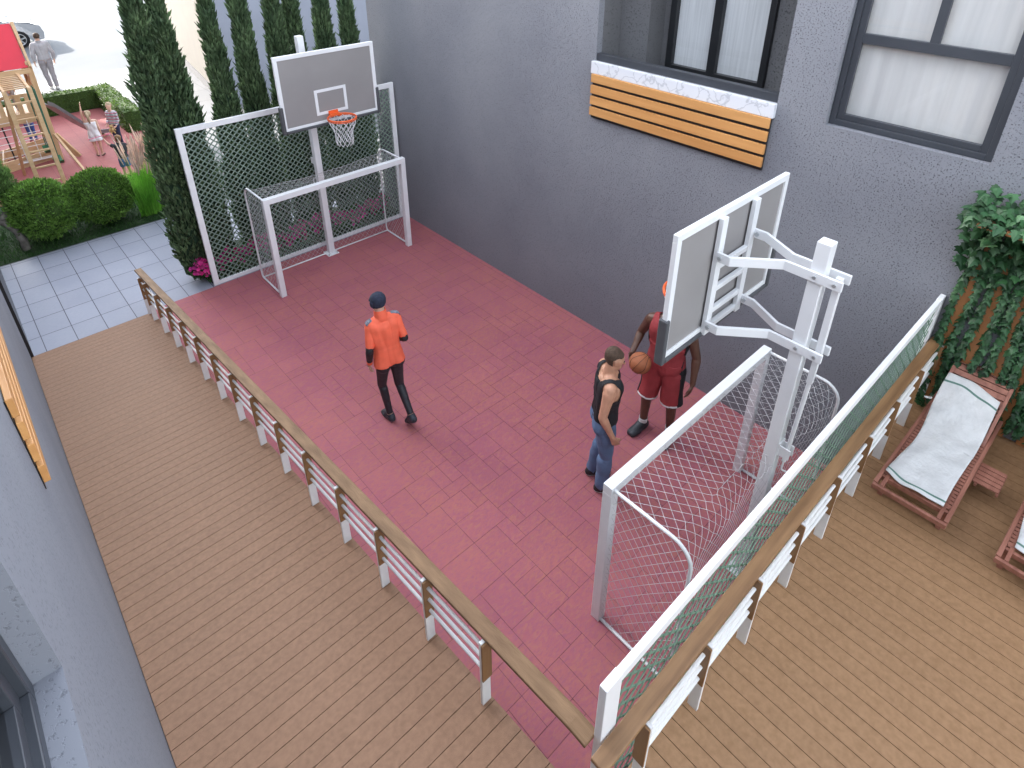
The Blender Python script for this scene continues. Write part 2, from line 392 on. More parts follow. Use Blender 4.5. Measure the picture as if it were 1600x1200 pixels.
# loggia recess
y0, y1, z0, z1 = LOG; bx = WX + .72
lg = MB()
lg.add([(WX+.10,y0,z0-.02),(bx,y0,z0-.02),(bx,y0,z1),(WX+.10,y0,z1)], [(0,1,2,3)]); lg.add([(WX+.10,y1,z0-.02),(bx,y1,z0-.02),(bx,y1,z1),(WX+.10,y1,z1)], [(3,2,1,0)])
lg.add([(WX+.0,y0,z0-.12),(bx,y0,z0-.12),(bx,y1,z0-.12),(WX+.0,y1,z0-.12)], [(0,1,2,3)]); lg.add([(WX+.1,y0,z1),(bx,y0,z1),(bx,y1,z1),(WX+.1,y1,z1)], [(3,2,1,0)])
for a, b in ((y0, 1.80), (3.06, y1)): lg.add([(bx,a,z0-.12),(bx,b,z0-.12),(bx,b,z1),(bx,a,z1)], [(3,2,1,0)])
lg.box(WX+.42, bx-.002, 3.16, 3.57, z0-.1, z1-.01)
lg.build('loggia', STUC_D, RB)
bw = MB(); X = bx
for a, b in ((1.80,1.87), (2.40,2.50), (2.98,3.06)): bw.box(X-.05, X+.03, a, b, z0-.12, 5.4)
bw.box(X-.049, X+.029, 1.87, 2.98, 5.32, 5.4); bw.box(X-.049, X+.029, 1.87, 2.98, z0-.12, z0-.05)
bfr = bw.build('balcony_door', FRAMEB, RB, bevel=.004)
def curtain(x, ya, yb, za, zb, m, parent, amp=.018, per=.07, sgn=1):
    mb = MB(); n = max(8, int((yb-ya)/per*8)); vs = []
    for i in range(n+1):
        y = lerp(ya, yb, i/n); dx = amp*math.sin(i*2*math.pi/8) + .5*amp*math.sin(i*.37+1)
        vs += [(x+sgn*dx, y, za), (x+sgn*dx*1.2, y, zb)]
    mb.add(vs, [(2*i, 2*i+1, 2*i+3, 2*i+2) for i in range(n)])
    return mb.build('curtain', m, parent, smooth=True)
curtain(X+.06, 1.87, 2.40, z0-.1, 5.35, CURT, bfr); curtain(X+.06, 2.50, 2.98, z0-.1, 5.35, CURT, bfr)
MB().add([(X+.005,1.87,z0-.05),(X+.005,2.98,z0-.05),(X+.005,2.98,5.32),(X+.005,1.87,5.32)], [(0,1,2,3)]).build('pane', GLASS, bfr)
MB().box(bx+.02, 9, 1.6, 3.3, z0-.2, 5.5).build('room', CURT, RB)
MB().box(WX+.012, WX+.085, y0+.003, y1-.003, z0, z0+.085).build('balcony_rail', FRAME, RB, bevel=.006)
MB().box(WX-.045, WX+.10, y0-.005, y1+.03, 3.624, 3.768).build('sill', MARBLE, RB, bevel=.006)
def slat_panel(x, sgn, ya, yb, za, zb, n, parent):
    mb = MB(); p = (zb-za)/n; h = p-.034
    for k in range(n):
        zt = zb - k*p - (.0 if k else .0)
        mb.box(min(x, x+sgn*.028)+0, max(x, x+sgn*.028), ya, yb, zt-h, zt)
    o = mb.build('slat_panel', SLATW_Y, parent, bevel=.003)
    MB().box(min(x-sgn*.03, x-sgn*.002), max(x-sgn*.03, x-sgn*.002), ya+.004, yb-.004, za-.006, zb-.006).build('backing_board', FRAMEB, o)
    return o
slat_panel(WX-.036, -1, 1.31, 3.575, 3.085, 3.622, 4, RB)
# window with a fixed lower light and two upper lights
def window(parent, x, sgn, ya, yb, za, zb, m, gz=.165, mull=True):
    """frame set .06 behind the face x; sgn is the outward direction"""
    X0 = x - sgn*.06
    def bx_(d0, d1, a, b, c, e, mb): mb.box(min(X0-sgn*d0, X0-sgn*d1), max(X0-sgn*d0, X0-sgn*d1), a, b, c, e)
    f = MB(); t = .055; g = .003
    for a, b, c, e in ((ya+g,ya+t,za+g,zb-g), (yb-t,yb-g,za+g,zb-g), (ya+t,yb-t,za+g,za+t), (ya+t,yb-t,zb-t,zb-g)): bx_(0, .07, a, b, c, e, f)
    fr = f.build('window', m, parent, bevel=.004)
    s = MB(); u = .055; zm = za + .735
    for a, b, c, e in ((ya+t,ya+t+u,za+t,zb-t), (yb-t-u,yb-t,za+t,zb-t), (ya+t+u,yb-t-u,za+t,za+t+u), (ya+t+u,yb-t-u,zb-t-u,zb-t), (ya+t+u,yb-t-u,zm,zm+.085)): bx_(.02, .06, a, b, c, e, s)
    ym = lerp(ya, yb, .5)
    bx_(.0201, .06, ym-.035, ym+.035, zm+.085, zb-t-u, s)
    s.build('sash', m, fr, bevel=.003)
    Xg = X0 - sgn*.04
    MB().add([(Xg,ya+t,za+t),(Xg,yb-t,za+t),(Xg,yb-t,zb-t),(Xg,ya+t,zb-t)], [(0,1,2,3)]).build('pane', GLASS, fr)
    curtain(X0 - sgn*.11, ya, yb, za, zb, CURT_W, fr, .003, .13, sgn)
    return fr
window(RB, WX, -1, *WIN, FRAME)
window(RB, WX, -1, -3.6, -2.3, 3.68, 5.25, FRAME); window(RB, WX, -1, 5.4, 7.4, 4.95, 6.6, FRAME)
# ------------------------------------------------------------------ left building
LB = wthing('building', 'tall grey building along the timber ramp with a black clad end', 'building', (-6, 2, 0))
LH = 6.3; LW = (-1.35, .065, 3.90, 5.2)
w = wall_x(LX, -9, 7.95, -.05, LH, [LW], .12, 1)
w.add([(LX,-9,LH),(-9,-9,LH),(-9,12,LH),(LX,12,LH)], [(3,2,1,0)]); w.add([(LX,-9,-.05),(-9,-9,-.05),(-9,-9,LH),(LX,-9,LH)], [(3,2,1,0)])
w.add([(-9,-9,-.05),(-9,12,-.05),(-9,12,LH),(-9,-9,LH)], [(0,1,2,3)])
w.build('wall', STUC_L, LB)
MB().box(-9, LX+.035, 7.952, 12.0, -.05, LH-.02).build('cladding', DARKCLAD, LB)
window(LB, LX, 1, *LW, FRAME)
slat_panel(LX+.006, 1, 1.70, 4.3, 3.07, 3.62, 4, LB)
# ------------------------------------------------------------------ cream building across the plaza, its end wall coloured as in shade; an unseen shading block is added further down
CB = wthing('building', 'pale cream rendered building beyond the cypress row', 'building', (8.5, 21.5, 0))
A = Vector((4.62,17.25)); B = Vector((5.95,27.4)); D = Vector((.99,-.13))*9
cb = MB(); P = [A, A+D, B+D, B]
vs = [(p.x,p.y,-.05) for p in P] + [(p.x,p.y,6.5) for p in P]
cb.add(vs, [(1,2,6,5),(2,3,7,6),(3,0,4,7),(4,5,6,7)]); cb.build('wall', CREAM, CB)
MB().add([vs[0], vs[1], vs[5], vs[4]], [(0,1,2,3)]).build('end_wall', mat('cream_shade_side', (.25,.27,.32), .85, .05, 2), CB)  # bluish shade on this side of the cream building, put into the wall colour
e1 = (A-B).normalized(); nrm = Vector((e1.y, -e1.x))
pl = MB(); q0 = B + e1*-.02; q1 = A + e1*.02
pl.bar((*(A - Vector((.015,0))),.12), (*(B - Vector((.015,0))),.12), .03, .26); pl.build('plinth', PLAZA_G, CB)
# ================================================================== RAILINGS
def railing(name, label, origin, posts, zf, along, cap_a, cap_b, capm, group=None):
    """along=1: runs in Y (ramp); along=0: runs in X (deck). posts: positions along the run, near end first or last."""
    t = wthing(name, label, 'railing', origin, group)
    ox, oy = origin[0], origin[1]
    def P(s, off, z): return (ox+off, s, z) if along else (s, oy+off, z)
    face = -1          # posts carry their wooden cover on the side nearer the camera end
    for s in posts:
        z = zf(s); hw = .031; th = .0105
        def bx(s0, s1, o0, o1, za, zb):
            return MB().box(ox+o0, ox+o1, s0, s1, za, zb) if along else MB().box(s0, s1, oy+o0, oy+o1, za, zb)
        p = bx(s-th, s+th, -hw, hw, z-.03, z+.632).build('post', WHITE_R, t, bevel=.002)
        bx(s-th-.013, s-th-.0003, -hw-.003, hw+.003, z+.272, z+.626).build('cover', POSTW, p, bevel=.002)
    for a, b in zip(posts, posts[1:]):
        a, b = min(a, b), max(a, b)
        for h in (.552, .438, .325):
            q = MB(); A = P(a+.011, 0, zf(a+.011)+h); B = P(b-.0241, 0, zf(b-.0241)+h)
            q.tube([A, B], .0118, 8); q.build('bar', WHITE_R, t, smooth=False)
    c = MB(); co = .040          # the handrail overhangs towards the court
    if along:
        ys = [cap_a] + ([YT] if cap_b < YT < cap_a else []) + [cap_b]
        c.path([(ox+co, y, zf(y)+.647) for y in ys], .092, .030)
    else: c.bar((cap_a, oy+co, zf(0)+.647), (cap_b, oy+co, zf(0)+.647), .086, .030)
    c.build('handrail', capm, t, bevel=.006)
    return t
rp = [7.935] + [7.64 - .567*k for k in range(14)]
railing('railing', 'long sloping railing with white bars and brown handrail beside the timber ramp', (-.040, 4, .6), rp, rz_, 1, 8.16, -.47, CAPW_Y)
dp = [.26 + .539*k for k in range(8)] + [4.50]
railing('railing', 'level railing with white bars and brown handrail along the edge of the upper deck', (2.2, -.600, DZ), dp, lambda s: DZ, 0, -.06, WX-.006, CAPW_X)
# ================================================================== LATTICE FENCES
def lattice(label, x0, x1, y, h, pw, rw, slat_m, pitch=.066, sw=.0165, dep=.05):
    t = wthing('lattice_fence', label, 'fence', ((x0+x1)/2, y, 0))
    for a in (x0, x1-pw): MB().box(a, a+pw, y-dep/2, y+dep/2, .004, h).build('post', WHITE, t, bevel=.004)
    MB().box(x0+pw, x1-pw, y-dep/2+.003, y+dep/2-.003, h-rw, h-.002).build('top_rail', WHITE, t, bevel=.004)
    MB().box(x0+pw, x1-pw, y-dep/2+.003, y+dep/2-.003, .006, rw*.8).build('bottom_rail', WHITE, t, bevel=.004)
    X0, X1, Z0, Z1 = x0+pw, x1-pw, rw*.8, h-rw; mb = MB(); ang = R(43); ta = math.tan(ang)
    W = X1-X0; stp = pitch/math.cos(ang)
    for sgn, yo in ((1, -.004), (-1, .004)):
        c = Z0 - W*ta
        while c < Z1 + W*ta:
            # line z = c + ta*(x-X0) (or mirrored)
            pts = []
            za = c; zb = c + W*ta
            a = 0.0; b = 1.0
            if za < Z0: a = (Z0-za)/(zb-za)
            if zb > Z1: b = (Z1-za)/(zb-za)
            if b - a > .005:
                pa = lerp(X0, X1, a); pb = lerp(X0, X1, b); za2 = lerp(za, zb, a); zb2 = lerp(za, zb, b)
                if sgn < 0: pa, pb = X0+X1-pa, X0+X1-pb
                mb.bar((pa, y+yo, za2), (pb, y+yo, zb2), .006, sw)
            c += stp
    mb.build('lattice_panel', slat_m, t)
    return t
lattice('tall white framed lattice screen behind the far goal, in front of the cypresses', .926, 4.505, 8.06, 2.60, .085, .085, LATTG)
lattice('tall white framed green lattice screen between the near goal and the upper deck', .02, WX-.004, -.488, 2.48, .115, .07, LATT, pitch=.090, sw=.0125, dep=.042)
# ================================================================== GOALS
def clipnet(mb, fn, U, V, du, dv, r, inside=None):
    nu = int(U/du); nv = int(V/dv)
    def node(i, j): return (min(U, max(0, (i + (.5 if j % 2 else 0))*du)), j*dv)
    for j in range(nv):
        for i in range(-1, nu+1):
            a = node(i, j)
            for b in ((node(i, j+1), node(i-1, j+1)) if j % 2 == 0 else (node(i, j+1), node(i+1, j+1))):
                if a == b: continue
                if inside and not (inside(*a) and inside(*b)): continue
                mb.tube([fn(*a), fn(*b)], r, 3)
def make_goal(label):
    t = thing('football_goal', label, 'goal', (0,0,0), 0, 'football goals at the two ends of the court')
    W, H, D, p = 2.40, 1.65, .77, .085
    for s in (-1, 1):
        x0 = s*(W/2-p/2)
        MB().box(x0-p/2, x0+p/2, -.0, p, 0, H-p-.0005).build('post', WHITE, t, bevel=.004)
    MB().box(-W/2, W/2, 0, p, H-p, H).build('crossbar', WHITE, t, bevel=.004)
    def prof(n=5):
        pts = [(p*.9, H-.03)]; rr = .17
        for k in range(n+1):
            a = math.pi/2*k/n; pts.append((D-rr+rr*math.sin(a), H-.03-rr+rr*math.cos(a)))
        pts += [(D, .10)]
        for k in range(1, 4):
            a = math.pi/2*k/3; pts.append((D-.06+.06*math.cos(a), .075-.06*math.sin(a)))
        pts.append((p*.9, .015)); return pts
    for s in (-1, 1):
        MB().tube([(s*(W/2-.03), y, z) for y, z in prof()], .0145, 8).build('side_frame', WHITE, t, smooth=True)
    MB().tube([(-W/2+.03, D-.03, .016), (W/2-.03, D-.03, .016)], .0125, 8).build('back_bar', WHITE, t, smooth=True)
    net = MB(); top = [(p*.5, H-.02), (D-.17, H-.045), (D-.05, H-.10), (D-.005, H-.22), (D-.01, .02)]
    L = [0]
    for a, b in zip(top, top[1:]): L.append(L[-1] + math.hypot(b[0]-a[0], b[1]-a[1]))
    def along(v):
        for k in range(len(top)-1):
            if v <= L[k+1] or k == len(top)-2:
                q = min(1, (v-L[k])/(L[k+1]-L[k])); return lerp(top[k][0], top[k+1][0], q), lerp(top[k][1], top[k+1][1], q)
    Wn = W-.06
    def f1(u, v):
        y, z = along(v); sx = math.sin(math.pi*u/Wn); sv = math.sin(math.pi*min(1, v/L[-1]))
        rip = .012*math.sin(u*9+v*5)
        if v < L[1]: return (u-Wn/2, y, z - .05*sx*math.sin(math.pi*v/(2*L[1])) + rip*.4)
        return (u-Wn/2, y - .075*sx*sv + rip, z - (.04*sx if v < L[3] else 0))
    clipnet(net, f1, Wn, L[-1], .088, .060, .0017)
    for s in (-1, 1):
        def f2(u, v, s=s): return (s*(W/2-.03 - .025*math.sin(math.pi*u/D)*math.sin(math.pi*v/H)), u+.03, H-.02-v)
        def ins(u, v): 
            z = H-.02-v; y = u+.03
            return z > .01 and y < D - .005 and not (y > D-.17 and z > H-.2 and math.hypot(y-(D-.17), z-(H-.2)) > .165)
        clipnet(net, f2, D-.04, H-.03, .088, .060, .0017, ins)
    net.build('net', NETW, t)
    return t
g1 = make_goal('white football goal at the far end, against the lattice screen with flowers')
g2 = copy_tree(g1)
g1.location = (2.765, 7.00, .007)
g2.location = (2.630, .632, .007); g2.rotation_euler = (0, 0, math.pi)
g2['label'] = 'white football goal at the near end beside the upper deck, men standing at its bar'
# ================================================================== BASKETBALL STANDS
def make_hoop(label):
    t = thing('basketball_hoop', label, 'basketball hoop', (0,0,0), 0, 'basketball hoops at the two ends of the court')
    H = 3.49; q = .05
    pole = MB().box(-q, q, -q, q, .012, H).build('pole', WHITE, t, bevel=.006)
    bp_ = MB().box(-.10, .10, -.10, .10, 0, .0118)
    bp_.build('base_plate', WHITE, pole, bevel=.003)
    bl = MB()
    for i in (-1, 1):
        for j in (-1, 1): bl.disc((i*.075, j*.075, .018), .012, (0,0,1), 6, .012)
    bl.build('anchor_bolt', STEEL, pole)
    cx = -.05; F = .672; B = 1.536; zb, zt = 2.52, 3.575
    bd = MB().box(cx-B/2+.03, cx+B/2-.03, F-.024, F-.006, zb+.03, zt-.03).build('backboard', GREYP, t)
    fr = MB(); w = .055; y0, y1 = F-.038, F+.002
    X0, X1 = cx-B/2, cx+B/2
    fr.box(X0, X1, y0, y1, zt-w, zt); fr.box(X0, X1, y0, y1, zb, zb+w); fr.box(X0, X0+w, y0, y1, zb+w, zt-w); fr.box(X1-w, X1, y0, y1, zb+w, zt-w)
    fr.build('frame', WHITE, bd, bevel=.003)
    tg = MB(); a, b, c, e = cx-.25, cx+.25, 2.66, 3.03; s = .042; ya, yb = F-.0058, F-.002
    tg.box(a, b, ya, yb, e-s, e); tg.box(a, b, ya, yb, c, c+s); tg.box(a, a+s, ya, yb, c+s, e-s); tg.box(b-s, b, ya, yb, c+s, e-s)
    tg.build('target_square', WHITE, bd)
    pd = MB(); ph = .37; k = .028
    pd.box(X0-.018, X0+k, F-.055, F+.02, zb-.022, zb+ph); pd.box(X1-k, X1+.018, F-.055, F+.02, zb-.022, zb+ph); pd.box(X0+k, X1-k, F-.055, F+.02, zb-.022, zb+.018)
    pd.build('padding', PAD, bd, bevel=.010)
    bf = MB(); u = .04
    for x in (cx-.228, cx+.228): bf.box(x-.036, x+.036, F-.075, F-.0385, zb+.0, zt-.043)
    for z in (zb+.05, zb+.20, zb+.40, zb+.60): bf.box(cx-.1919, cx+.1919, F-.072, F-.04, z-.022, z+.022)
    bf.build('back_frame', WHITE, bd, bevel=.003)
    for z in (3.235, 2.625):
        for sx in (-1, 1):
            xa = cx + sx*.264; xp = sx*.066
            o = MB().path([(xa, F-.065, z), (xa, F-.17, z), (lerp(xa, xp, .25), F-.24, z), (xp, .22, z), (xp, .10, z), (xp, -.185, z)], .024, .074).build('arm', WHITE, t, bevel=.003)
            b = MB(); b.disc((xa, F-.10, z), .016, (1,0,0), 10, .055); b.disc((xp, 0, z), .013, (1,0,0), 10, .045); b.disc((xp, -.135, z), .013, (1,0,0), 10, .045)
            b.build('bolt', STEEL, o)
    MB().box(-.022, .022, -.158, -.112, 2.58, 3.262).build('link_bar', WHITE, t, bevel=.003)
    ac = MB(); ac.bar((0,-.135,2.5795), (0,-.130,2.34), .040, .040, (1,0,0)); ac.tube([(0,-.130,2.36), (0,-.105,1.50)], .0175, 10)
    act = ac.build('actuator', WHITE, t)
    MB().tube([(0,-.104,1.51),(0,-.104,1.40),(.035,-.128,1.37),(.05,-.14,1.36),(.05,-.14,1.25)], .0075, 8).build('crank', WHITE, act)
    br = MB(); br.box(-.04, -.028, -.145, -.0505, 1.56, 1.66); br.box(.028, .04, -.145, -.0505, 1.56, 1.66); br.box(-.047, .047, -.0595, -.0502, 1.55, 1.68); br.build('bracket', WHITE, pole, bevel=.002)
    # rim, net
    rc = Vector((cx, F+.255, 2.645)); rr = .20
    rim = MB(); rim.tube([rc + Vector((rr*math.cos(2*math.pi*k/36), rr*math.sin(2*math.pi*k/36), 0)) for k in range(36)], .0125, 8, closed=True)
    rim.tube([rc + Vector(((rr+.003)*math.cos(2*math.pi*k/36), (rr+.003)*math.sin(2*math.pi*k/36), -.022)) for k in range(36)], .006, 6, closed=True)
    rim.box(cx-.075, cx+.075, F+.003, F+.014, 2.60, 2.70); rim.box(cx-.075, cx+.075, F+.0141, F+.075, 2.628, 2.662)
    for sx in (-1, 1): rim.bar((cx+sx*.07, F+.016, 2.605), (cx+sx*.085, F+.085, 2.635), .012, .03)
    ri = rim.build('rim', ORANGE, t, smooth=False, bevel=0)
    nt = MB(); n = 12; rows = 7
    def nd(i, j):
        a = 2*math.pi*(i + (.5 if j % 2 else 0))/n; f = j/rows; r_ = lerp(.198, .105, f**.75) + (.012*math.sin(f*9))
        return rc + Vector((r_*math.cos(a), r_*math.sin(a), -.012-.40*f**1.05))
    for j in range(rows):
        for i in range(n):
            nt.tube([nd(i, j), nd(i, j+1)], .0038, 4); nt.tube([nd(i, j), nd(i-1 if j % 2 == 0 else i+1, j+1)], .0038, 4)
    nt.build('net', NETW if False else WHITE, ri)
    return t
h2 = make_hoop('white basketball hoop seen from behind, on the pole rising out of the near goal')
h2.location = (2.772, -.03, .006)
h1 = copy_tree(h2); h1['label'] = 'white basketball hoop facing us with orange rim and hanging net, above the far goal'
h1.location = (2.79, 7.725, .006); h1.rotation_euler = (0, 0, math.pi)
for c in h1.children:
    if c.name.startswith('pole'): c.scale = (1, 1, 1.05)
# ================================================================== LOUNGERS
def make_lounger(label):
    t = thing('sun_lounger', label, 'sun lounger', (0,0,0), 0, 'wooden sun loungers on the upper deck')
    W = .475; z1 = .235; hx = 1.02; Lx = 1.42
    for s in (-1, 1):
        MB().box(0, Lx, s*W/2-.014, s*W/2+.014, z1-.065, z1).build('side_rail', LOUNGEW, t, bevel=.004)
        for x in (.16, 1.25): MB().box(x-.024, x+.024, s*(W/2-.034)-.0175, s*(W/2-.034)+.0175, 0, z1-.005).build('leg', LOUNGEW, t, bevel=.003)
    MB().box(-.028, -.001, -W/2-.012, W/2+.012, z1-.05, z1-.01).build('foot_rail', LOUNGEW, t, bevel=.004)
    MB().box(.10, .128, -W/2+.0145, W/2-.0145, z1-.05, z1-.012).build('cross_rail', LOUNGEW, t, bevel=.003)
    sl = MB(); x = .15
    for s in (-1, 1): sl.box(.0, .34, s*(W/2-.047)-.012, s*(W/2-.047)+.012, z1-.04, z1-.006)
    while x < hx: 
        sl.box(x, x+.030, -W/2+.0145, W/2-.0145, z1-.019, z1-.003); x += .0415
    sl.build('seat_slats', LOUNGEW, t, bevel=.002)
    a = R(31); ca, sa = math.cos(a), math.sin(a); BL = .66
    def bp(u, v, w): return (hx + u*ca - w*sa, v, z1-.02 + u*sa + w*ca)
    def bb(mb, u0, u1, v0, v1, w0, w1):
        mb.add([bp(u0,v0,w0),bp(u1,v0,w0),bp(u1,v1,w0),bp(u0,v1,w0),bp(u0,v0,w1),bp(u1,v0,w1),bp(u1,v1,w1),bp(u0,v1,w1)],
               [(0,3,2,1),(4,5,6,7),(0,1,5,4),(1,2,6,5),(2,3,7,6),(3,0,4,7)])
    bk = MB()
    for s in (-1, 1): bb(bk, 0, BL, s*(W/2-.028)-.0125, s*(W/2-.028)+.0125, -.02, .02)
    u = .02
    while u < .36: bb(bk, u, u+.030, -W/2+.041, W/2-.041, -.006, .014); u += .0415
    u = .37
    while u < BL-.09: bb(bk, u, u+.050, -W/2+.041, W/2-.041, -.006, .016); u += .058
    # curved head board
    n = 12; vs = []
    for k in range(n+1):
        v = lerp(-W/2+.041, W/2-.041, k/n); e = BL - .055 + .075*math.cos((k/n-.5)*math.pi)
        for uu, ww in ((u, -.006), (e, -.006), (e, .018), (u, .018)): vs.append(bp(uu, v, ww))
    fs = []
    for k in range(n):
        for q in range(4): fs.append((4*k+q, 4*k+(q+1)%4, 4*k+4+(q+1)%4, 4*k+4+q))
    fs += [(3,2,1,0), (4*n,4*n+1,4*n+2,4*n+3)]; bk.add(vs, fs)
    bk.build('backrest', LOUNGEW, t, bevel=.002)
    sh = MB()
    for k in range(5): sh.box(.61+k*.052, .61+k*.052+.042, -W/2-.185, -W/2-.016, .175, .187)
    for y in (-W/2-.19, -W/2-.05): sh.box(.60, .862, y, y+.018, .150, .1745)
    sh.build('side_shelf', LOUNGEW, t, bevel=.002)
    MB().bar((1.06,-W/2+.06,.19), (1.33, -W/2+.06, .36), .02, .025).build('back_prop', LOUNGEW, t)
    return t
l1 = make_lounger('reddish wooden sun lounger nearest the railing, its small side shelf pulled out')
l1.location = (2.985, -.967, DZ)
l2 = copy_tree(l1); l2.location = (2.955, -1.765, DZ); l2.rotation_euler = (0, 0, R(-1.5)); l2['label'] = 'reddish wooden sun lounger cut off by the right edge of the photo'
def towel(label, loc, seed, rz=0):
    rnd = random.Random(seed); nu, nv = 72, 22; vs = []; fs = []; mi = []
    a = R(31); hx = 1.02; z1 = .247
    S0, S1 = .11, 1.445
    for i in range(nu+1):
        s = lerp(S0, S1, i/nu)
        wob = .012*math.sin(s*5+seed)
        hw = .196 + .010*math.sin(s*5.1+.7+seed)
        for j in range(nv+1):
            v = lerp(-1, 1, j/nv); sl = s + .022*math.sin(v*2.4+seed)*(1 if i > nu/2 else -.8) + .02*v
            y = v*hw + wob
            rip = .005*math.sin(y*26+s*9+2*math.sin(s*7))*math.sin(s*6+1)+.003*math.sin(y*34+s*9)+.002*math.sin(s*27+y*17)+.003*math.sin(s*13-y*25)
            if sl < hx: x, z, n = sl, z1, 0
            else: x, z = hx + (sl-hx)*math.cos(a), z1 + (sl-hx)*math.sin(a)
            k = max(0, 1-abs(sl-hx)/.12); z += .012*k*k
            vs.append((x, y, z + rip + .004))
    for i in range(nu):
        for j in range(nv):
            fs.append((i*(nv+1)+j, (i+1)*(nv+1)+j, (i+1)*(nv+1)+j+1, i*(nv+1)+j+1)); mi.append(1 if i in (2, nu-5) else 0)
    mb = MB(); mb.v = vs; mb.f = fs; mb.m = mi
    o = mb.build('towel', [TOWELW, TOWELG], smooth=True); o.location = loc; o.rotation_euler = (0, 0, rz)
    sd = o.modifiers.new('Solidify', 'SOLIDIFY'); sd.thickness = .006; sd.offset = 1
    return tag(o, label, 'towel', 'white towels laid on the loungers')
towel('rumpled white towel with green end stripes on the lounger with the side shelf', (2.985, -.960, DZ), 1)
towel('white towel with a green stripe on the lounger cut off by the right edge', (2.955, -1.755, DZ), 4, R(-1.5))
# ================================================================== VEGETATION
def spray(vs, fs, p, d, L, w, side):
    """one folded leaf spray: two faces along d"""
    n = len(vs); m = p + d*(L*.45); tip = p + d*L; up = d.cross(side)*(w*.35)
    vs += [tuple(p), tuple(m + side*w/2), tuple(tip), tuple(m - side*w/2), tuple(m + up)]
    fs += [(n, n+1, n+4), (n+1, n+2, n+4), (n+2, n+3, n+4), (n+3, n, n+4)]
def cypress_mesh(seed, H, RM):
    rnd = random.Random(seed); vs = []; fs = []; lob = [(rnd.uniform(0, 6.28), rnd.uniform(.2, .95)*H, rnd.uniform(.15, .4)) for _ in range(26)]
    def rad(z, a):
        t = z/H; r = RM * min(1, .6 + 3.2*t) * max(0, 1 - t)**.72
        k = 1 + .10*math.sin(a*3 + z*5 + seed) 
        for la, lz, lw in lob:
            da = abs((a-la+math.pi) % (2*math.pi) - math.pi)
            if da < .7 and -.25 < z-lz < .35: k += .28*(1-da/.7)*(1-abs(z-lz-.05)/.32 if abs(z-lz-.05) < .32 else 0)
        return r*k
    for _ in range(int(5200*H/4.6)):
        t = rnd.random()**.85; z = .06 + t*(H-.1); a = rnd.uniform(0, 6.283); r = rad(z, a)*rnd.uniform(.70, 1.0)
        p = Vector((r*math.cos(a), r*math.sin(a), z)); out = Vector((math.cos(a), math.sin(a), 0))
        d = (Vector((0,0,1)) + out*rnd.uniform(.05, .55) + Vector((rnd.gauss(0,.16), rnd.gauss(0,.16), 0))).normalized()
        side = d.cross(Vector((rnd.gauss(0,1), rnd.gauss(0,1), rnd.gauss(0,.4)))).normalized()
        spray(vs, fs, p, d, rnd.uniform(.09, .17), rnd.uniform(.028, .05), side)
    mb = MB(); mb.v = vs; mb.f = fs
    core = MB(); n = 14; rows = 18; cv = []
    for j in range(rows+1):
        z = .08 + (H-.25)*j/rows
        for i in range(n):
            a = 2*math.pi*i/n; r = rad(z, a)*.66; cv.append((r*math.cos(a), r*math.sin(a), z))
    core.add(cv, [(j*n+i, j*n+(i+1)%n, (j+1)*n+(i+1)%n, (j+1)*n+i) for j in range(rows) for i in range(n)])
    return mb, core
def make_cypress(seed, H, RM, label):
    t = thing('cypress_tree', label, 'tree', (0,0,0), 0, 'cypress trees in a row behind the lattice screen')
    mb, core = cypress_mesh(seed, H, RM)
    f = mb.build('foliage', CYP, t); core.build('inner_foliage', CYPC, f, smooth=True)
    MB().tube([(0,0,-.05),(0,0,H*.6)], [.04,.015], 8).build('trunk', TRUNK, t); return t
cy0 = make_cypress(2, 5.1, .27, ''); cy1 = make_cypress(9, 4.95, .27, '')
cl = [(.885, 8.44, 1.0, 0, .3, 'dark slender cypress leftmost in the row, spilling round the lattice post onto the path'),
      (1.185, 8.46, 1.0, 1, 1.2, 'dark slender cypress second from the left, its top close beside the leftmost one'),
      (1.90, 8.72, .99, 1, 2.9, 'dark slender cypress third from the left, rising clear over the lattice top rail'),
      (2.36, 8.72, 1.0, 0, 4.0, 'dark slender cypress just left of the grey backboard that faces us'),
      (2.93, 8.85, 1.02, 0, 5.2, 'dark cypress behind the left half of the grey backboard that faces us'),
      (3.28, 8.95, 1.0, 1, 4.4, 'dark cypress behind the hoop pole, half hidden by the backboard'),
      (3.78, 8.90, .98, 0, 2.1, 'dark cypress behind the right half of the grey backboard'),
      (4.22, 8.85, .97, 1, .8, 'dark cypress rightmost in the row, next to the grey wall corner')]
first = {0: True, 1: True}
for x, y, sc, k, rz, lab in cl:
    src = (cy0, cy1)[k]
    o = src if first[k] else copy_tree(src); first[k] = False
    o.location = (x, y, 0); o.rotation_euler = (0, 0, rz); o.scale = (1.22 if x < 1.5 else 1, 1.15 if x < 1.5 else 1, sc); o['label'] = lab
def blob_foliage(rnd, n, cs, L, w, outw=.9, upw=.5):
    """leaf sprays over the union of lumps cs = [(centre, radius)]"""
    vs = []; fs = []
    wts = [c[1]**2 for c in cs]
    while len(fs) < n*4:
        c, r = rnd.choices(cs, wts)[0]
        d = Vector((rnd.gauss(0,1), rnd.gauss(0,1), rnd.gauss(0,1))).normalized(); p = Vector(c) + d*r*rnd.uniform(.78, 1.04)
        if p.z < .015 or any((p - Vector(c2)).length < r2*.72 for c2, r2 in cs): continue
        dd = (d*outw + Vector((0,0,upw)) + Vector((rnd.gauss(0,.35), rnd.gauss(0,.35), rnd.gauss(0,.35)))).normalized()
        side = dd.cross(Vector((rnd.gauss(0,1), rnd.gauss(0,1), rnd.gauss(0,1)))).normalized()
        spray(vs, fs, p, dd, rnd.uniform(.6, 1.2)*L, rnd.uniform(.7, 1.2)*w, side)
    mb = MB(); mb.v = vs; mb.f = fs; return mb
